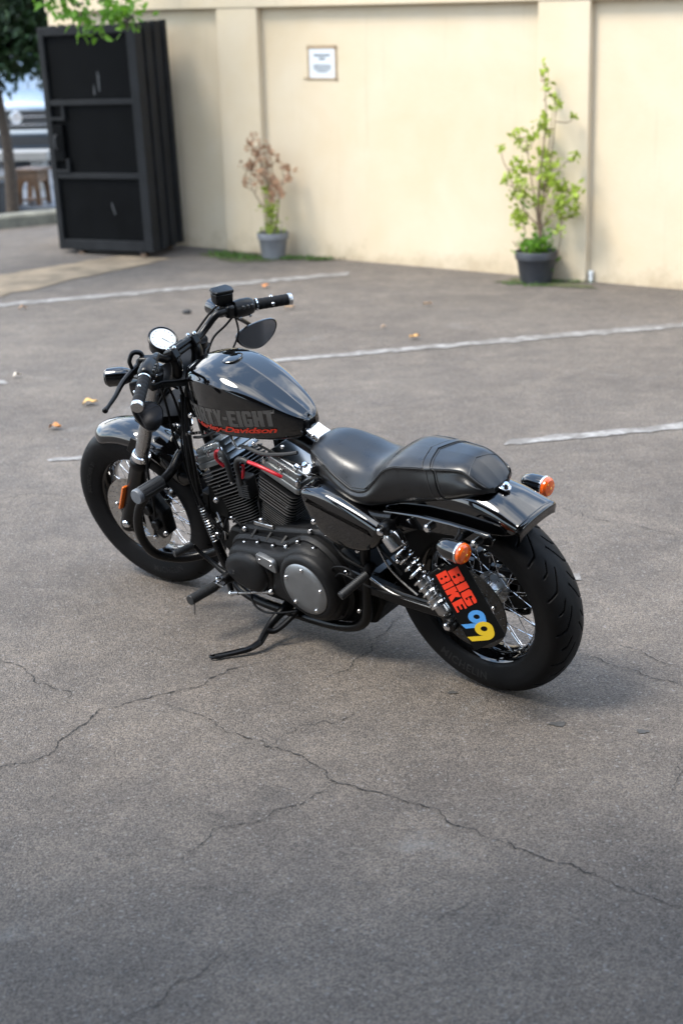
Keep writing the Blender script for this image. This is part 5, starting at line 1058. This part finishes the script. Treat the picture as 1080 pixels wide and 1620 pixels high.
# --- hoses, wiring and small hardware packed round the engine
for k, (pts, r, mt) in enumerate((
    ([(1.13, .055, .84), (1.135, .075, .74), (1.15, .085, .62), (1.14, .09, .50), (1.085, .10, .40)], .0055, RUBBER), ([(1.12, .05, .83), (1.12, .085, .72), (1.13, .10, .60), (1.12, .105, .50), (1.07, .10, .37)], .0038, RUBBER),
    ([(1.15, .035, .80), (1.165, .07, .70), (1.175, .08, .58), (1.15, .09, .44), (1.10, .10, .33)], .0035, RUBBER), ([(.60, .085, .735), (.66, .10, .725), (.74, .105, .715), (.82, .095, .718), (.88, .07, .70)], .0065, BOOT),
    ([(.57, .09, .70), (.63, .10, .705), (.70, .095, .722), (.78, .08, .728)], .004, RUBBER), ([(.55, .10, .66), (.60, .105, .69), (.66, .10, .71), (.72, .085, .72)], .003, STEEL), ([(.96, .06, .745), (.99, .085, .735), (1.04, .09, .715), (1.09, .08, .70)], .005, BOOT),
    ([(.93, .05, .735), (.90, .08, .72), (.87, .085, .70), (.84, .07, .715)], .004, STEEL), ([(.86, .06, .52), (.84, .085, .50), (.83, .095, .47), (.84, .10, .44)], .004, RUBBER), ([(.99, .085, .40), (.96, .10, .42), (.93, .105, .41), (.91, .10, .385)], .0045, RUBBER),
    ([(.46, .145, .47), (.42, .155, .44), (.38, .15, .42), (.34, .14, .40)], .005, RUBBER), ([(.30, .135, .55), (.26, .145, .50), (.22, .145, .46), (.20, .14, .42)], .0045, RUBBER), ([(.29, .13, .50), (.25, .14, .44), (.21, .14, .40), (.15, .14, .36)], .0035, STEEL))):
    part(MB().tube(pts, r, 8, 6), 'hose' if r > .0042 else 'cable', mt)
for k in range(7):                                       # terminal cluster under the tank front
    part(MB().cyl((1.00 + .016 * k, .075, .735 - .004 * k), (1.008 + .016 * k, .098, .742 - .004 * k), .0055, n=8), 'wire_terminal', (CHROME, SATIN, STEEL)[k % 3])
rg_ = part(MB().box((1.135, 0, .40), (.03, .15, .16), Matrix.Rotation(R(-14), 3, 'Y')), 'oil_cooler', DARK, bev=.004)
for k in range(9): MB().box((1.152, 0, .335 + k * .016), (.022, .15, .004), Matrix.Rotation(R(-14), 3, 'Y')).build('cooler_fin', MATTE, rg_, sharp=0)
for p_, d_, s_ in (((.60, .104, .462), (0, 1, .3), 1.3), ((.45, .128, .36), (0, 1, 0), 1.3), ((.43, .126, .22), (0, 1, 0), 1.2), ((.36, .145, .47), (0, 1, 0), 1.2), ((.30, .146, .585), (0, 1, 0), 1.4), ((.545, .112, .715), (0, .6, 1), 1.6), ((1.06, .108, .35), (0, 1, 0), 1.2), ((.97, .104, .43), (0, 1, 0), 1.2),
                   ((1.10, .06, .77), (0, 1, .2), 1.5), ((1.13, .06, .70), (0, 1, 0), 1.2), ((.78, .095, .74), (0, 1, 0), 1.1), ((.66, .085, .745), (0, 1, 0), 1.1), ((.20, .143, .47), (0, 1, 0), 1.1)):
    bolt(p_, d_, bike, s_)
cl_ = part(MB().lathe([(.012, -.006), (.015, -.006), (.015, .006), (.012, .006)], (.60, .102, .69), (1, .1, .6), 16, True), 'hose_clamp', CHROME)
part(MB().lathe([(.001, .014), (.016, .014), (.019, .010), (.019, -.02)], (.535, .11, .70), (0, .8, .6), 18), 'ignition_switch', CHROME)
# ---------------------------------------------------------------- far left: street behind the gate
CARP = mat('pale_blue_car_paint', (.11, .15, .20), .2, 0, .8); CARG = mat('car_glass', (.10, .14, .18), .05, 0, 0, spec=.8); CARD = mat('car_dark_plastic', (.012, .012, .013), .45)
LAMP = mat('car_lamp_glass', (.75, .78, .8), .1, .3)
car = empty('parked_car', (-3.95, 20.9, .06), R(-3)); tag(car, 'pale blue car parked nose-out on the street past the gate', 'car')
def carsec(y, w, z0, z1, rnd=.1):
    return [(-w, y, z0 + rnd), (-w + rnd * .5, y, z0), (w - rnd * .5, y, z0), (w, y, z0 + rnd), (w, y, z1 - rnd), (w - rnd, y, z1), (0, y, z1 + .025), (-w + rnd, y, z1), (-w, y, z1 - rnd)]
bd = MB().loft([carsec(0, .66, .34, .66, .08), carsec(.06, .80, .25, .74), carsec(.35, .87, .21, .80), carsec(1.0, .90, .20, .88), carsec(1.2, .90, .2, .92), carsec(2.8, .90, .2, .95), carsec(3.9, .87, .22, .95), carsec(4.15, .80, .3, .85)])
bd.build('body', CARP, car, sharp=40, bev=.02)
def cabsec(y, w, z0, z1): return [(-w, y, z0), (w, y, z0), (w * .88, y, z1 - .04), (w * .8, y, z1), (-w * .8, y, z1), (-w * .88, y, z1 - .04)]
MB().loft([cabsec(1.05, .80, .86, .885), cabsec(1.75, .82, .88, 1.42), cabsec(2.4, .82, .9, 1.47), cabsec(3.3, .80, .9, 1.42), cabsec(3.95, .74, .9, 1.0)]).build('roof', CARP, car, sharp=30, bev=.015)
MB().add([(-.72, 1.13, .92), (.72, 1.13, .92), (.64, 1.70, 1.375), (-.64, 1.70, 1.375)], [(0, 1, 2, 3)]).build('windscreen', CARG, car, sharp=0)
gr = MB().box((0, -.005, .60), (1.24, .05, .25)).build('grille', CARD, car, bev=.01)
for k in range(2): MB().box((0, -.035, .545 + k * .10), (1.16, .012, .010)).build('grille_bar', CHROME, gr, bev=.002)
em = MB().lathe([(.062, 0), (.075, .004), (.078, .010), (.070, .014), (.060, .012), (.058, .006), (.001, .005)], (0, -.03, .635), (0, -1, 0), 28).build('emblem', CHROME, car, sharp=40)
MB().tube([(-.045, -.037, .665), (-.012, -.037, .60), (0, -.037, .63), (.012, -.037, .60), (.045, -.037, .665)], .005, 6, 1).build('emblem_mark', CHROME, em)
for s in (-1, 1):
    h = MB().ell((s * .66, .045, .66), (.15, .09, .075)).build('headlight', LAMP, car)
    MB().ell((s * .42, .0, .36), (.06, .03, .04)).build('fog_lamp', LAMP, car)
    MB().ell((s * .98, 1.25, .96), (.10, .07, .07)).build('wing_mirror', CARP, car)
MB().box((0, -.02, .455), (1.5, .06, .05)).build('bumper_trim', mat('white_trim', (.36, .39, .41), .3), car, bev=.012)
MB().box((0, -.005, .345), (1.1, .06, .12)).build('lower_intake', CARD, car, bev=.012)
for s in (-1, 1):
    for y in (.8, 3.3):
        w = MB().lathe([(.20, -.1), (.30, -.1), (.315, -.07), (.315, .07), (.30, .1), (.20, .1)], (s * .80, y, .315), (1, 0, 0), 28, True).build('wheel', RUBBER, car, sharp=40)
        MB().lathe([(.205, -.08), (.2, .06), (.12, .085), (.001, .07)], (s * .80, y, .315), (s, 0, 0), 24).build('rim', STEEL, w, sharp=40)
# wooden stand with arched cut-outs
WOOD = mat('brown_wood', (.11, .06, .03), .6, vary=.35, vscale=9)
st = empty('wooden_stool', (-3.12, 17.1, 0), R(-18)); tag(st, 'small brown wooden stool with arched side cut-out beyond the gate', 'stool')
arch = [(-.14, 0), (-.09, 0)] + [( .075 * -math.cos(R(a)), .20 + .10 * math.sin(R(a))) for a in range(0, 181, 15)] + [(.09, 0), (.14, 0), (.12, .40), (-.12, .40)]
for y in (-.11, .11): MB().prism(arch, y - .012, y + .012).build('side_panel', WOOD, st, sharp=30)
for x in (-.115, .115): MB().box((x * .9, 0, .34), (.022, .19, .10)).build('apron', WOOD, st, sharp=0)
MB().box((0, 0, .413), (.30, .29, .026)).build('seat_board', WOOD, st, sharp=0, bev=.005); MB().box((0, 0, .10), (.20, .19, .02)).build('lower_shelf', WOOD, st, sharp=0)
pl = empty('square_planter', (-3.52, 16.75, 0), R(-12)); tag(pl, 'dark square planter standing left of the thin tree trunk', 'planter')
MB().loft([[(-.17, -.17, 0), (.17, -.17, 0), (.17, .17, 0), (-.17, .17, 0)], [(-.22, -.22, .36), (.22, -.22, .36), (.22, .22, .36), (-.22, .22, .36)]]).build('planter_box', mat('planter_grey', (.035, .035, .038), .6), pl, sharp=30, bev=.01)
MB().box((0, 0, .362), (.40, .40, .02)).build('soil', SOIL, pl, sharp=0)
MB().box((0, -.002, .34), (.47, .47, .035)).build('rim', MT['planter_grey'], pl, sharp=0, bev=.008)
wb = empty('white_bench', (-3.75, 18.6, .06), R(-5)); tag(wb, 'low white slab bench in front of the parked car', 'bench')
MB().box((0, 0, .37), (1.2, .38, .10)).build('slab', mat('white_slab', (.20, .195, .185), .6, vary=.1, vscale=6), wb, sharp=0, bev=.01)
for x in (-.45, .45): MB().box((x, 0, .16), (.12, .30, .32)).build('support', MT['white_slab'], wb, sharp=0, bev=.006)
rs = empty('red_sign', (-2.70, 17.2, 0)); tag(rs, 'small red sign on a thin post glimpsed above the gate', 'sign')
MB().box((0, 0, 1.93), (.11, .012, .10)).build('sign_panel', mat('red_sign_paint', (.62, .02, .025), .45), rs, sharp=0, bev=.002); MB().cyl((0, .02, 0), (0, .02, 1.92), .014, n=10).build('post', GATEM, rs)
# pale house across the street
HW = mat('pale_house_wall', (.30, .295, .29), .8, vary=.08, vscale=1.5); HR = mat('grey_roof_sheet', (.30, .31, .33), .6, vary=.15, vscale=2)
hs = empty('street_house', (-6.0, 33, 0), R(-4)); tag(hs, 'pale house across the street, seen above the gate', 'building')
MB().box((0, 2.5, 1.6), (13, 5, 3.2)).build('wall', HW, hs, sharp=0)
MB().prism([(-7, 3.2), (7, 3.2), (7, 3.35), (0, 4.9), (-7, 3.35)], -.5, 5.6).build('roof', HR, hs, sharp=30)
for x in (-4.6, -1.8, 1.4, 4.4):
    w = MB().box((x, -.02, 1.7), (1.2, .08, 1.2)).build('window', GATEM, hs, sharp=0)
    for s in (-.29, .29): MB().box((x + s, -.065, 1.7), (.5, .02, 1.06)).build('pane', CARG, w, sharp=0)
d = MB().box((-.2, -.02, 1.0), (.95, .08, 2.0)).build('door', WOOD, hs, sharp=0); MB().ell((.15, -.08, 1.0), (.03, .03, .03)).build('handle', STEEL, d)

# ---------------------------------------------------------------- fallen leaves and pebble
def fallen(x, y, L_, w, rz, col, label):
    v = []; n = 9; L_ *= .8; w *= .8
    for i in range(n):
        t = i / (n - 1); h = w * math.sin(math.pi * min(1, t ** .8)) * .5 + .0015; cz = .010 + .012 * math.sin(3 * t) + .006 * math.sin(9 * t + x)
        v += [(L_ * (t - .5), h, cz + .008), (L_ * (t - .5), 0, cz), (L_ * (t - .5), -h, cz + .010)]
    b = MB().add(v, [f for i in range(n - 1) for f in ((3 * i, 3 * i + 3, 3 * i + 4, 3 * i + 1), (3 * i + 1, 3 * i + 4, 3 * i + 5, 3 * i + 2))])
    o = b.build('fallen_leaf', mat('fallen_leaf_' + str(len(MT)), col, .6, vary=.25, vscale=40), sharp=70); o.location = (x, y, 0); o.rotation_euler = (0, 0, rz)
    tag(o, label, 'leaf', 'fallen leaves on the asphalt')
fallen(-1.323, 8.375, .10, .085, .2, (.55, .33, .10), 'large yellow fallen leaf on the asphalt left of the clutch lever')
fallen(-1.428, 7.872, .085, .07, -.3, (.42, .17, .04), 'orange-brown fallen leaf on the asphalt above the front tyre')
fallen(-.318, 10.98, .09, .06, .1, (.46, .28, .14), 'tan fallen leaf on the asphalt beside the right handgrip tip')
fallen(.483, 9.86, .09, .055, .5, (.50, .27, .08), 'yellow-brown fallen leaf lying on the middle white parking line')
fallen(-.516, 11.869, .075, .07, 1.2, (.55, .20, .05), 'small orange fallen leaf above the right handlebar near the far line')
fallen(.628, 10.957, .075, .035, -.2, (.40, .24, .12), 'small brown fallen leaf between the two far parking lines')
fallen(-1.84, 9.08, .07, .035, .6, (.50, .44, .36), 'pale dry fallen leaf at the left edge of the lot')
fallen(.30, 10.2, .05, .03, .9, (.42, .30, .20), 'tiny tan fallen leaf just above the middle parking line')
fallen(-2.2, 11.25, .07, .04, .3, (.42, .24, .12), 'brown fallen leaf next to the far left parking line')
pb = MB().ell((0, 0, .012), (.032, .022, .016), 10, 6); pb.v = [tuple(np.array(q) * (1 + .12 * np.random.randn())) for q in pb.v]
o = pb.build('pebble', mat('dark_pebble', (.03, .03, .03), .8), sharp=60); o.location = (-1.02, 10.943, 0); tag(o, 'dark pebble on the asphalt beyond the handlebar', 'pebble')
TARM = mat('soaked_tar', (.042, .040, .038), .8, vary=.4, vscale=90)
for x, y, r, lab in ((.324, 4.534, .016, 'small dark tar spot left of the rear tyre'), (.615, 4.29, .024, 'larger dark tar spot below the rear tyre'), (.85, 4.225, .018, 'small dark tar spot right of the rear tyre')):
    v = [(0, 0, .003)]
    for k in range(40):
        a = k / 40 * 6.283; q = r * (.85 + .16 * math.sin(3 * a + x * 9) + .10 * math.sin(7 * a + y) + .05 * np.random.randn()); v.append((q * 1.15 * math.cos(a), q * .8 * math.sin(a), .0026))
    o = MB().add(v, [(0, k + 1, (k + 1) % 40 + 1) for k in range(40)]).build('tar_spot', TARM, sharp=0); o.location = (x, y, 0); o.parent = ground
    o['label'] = lab
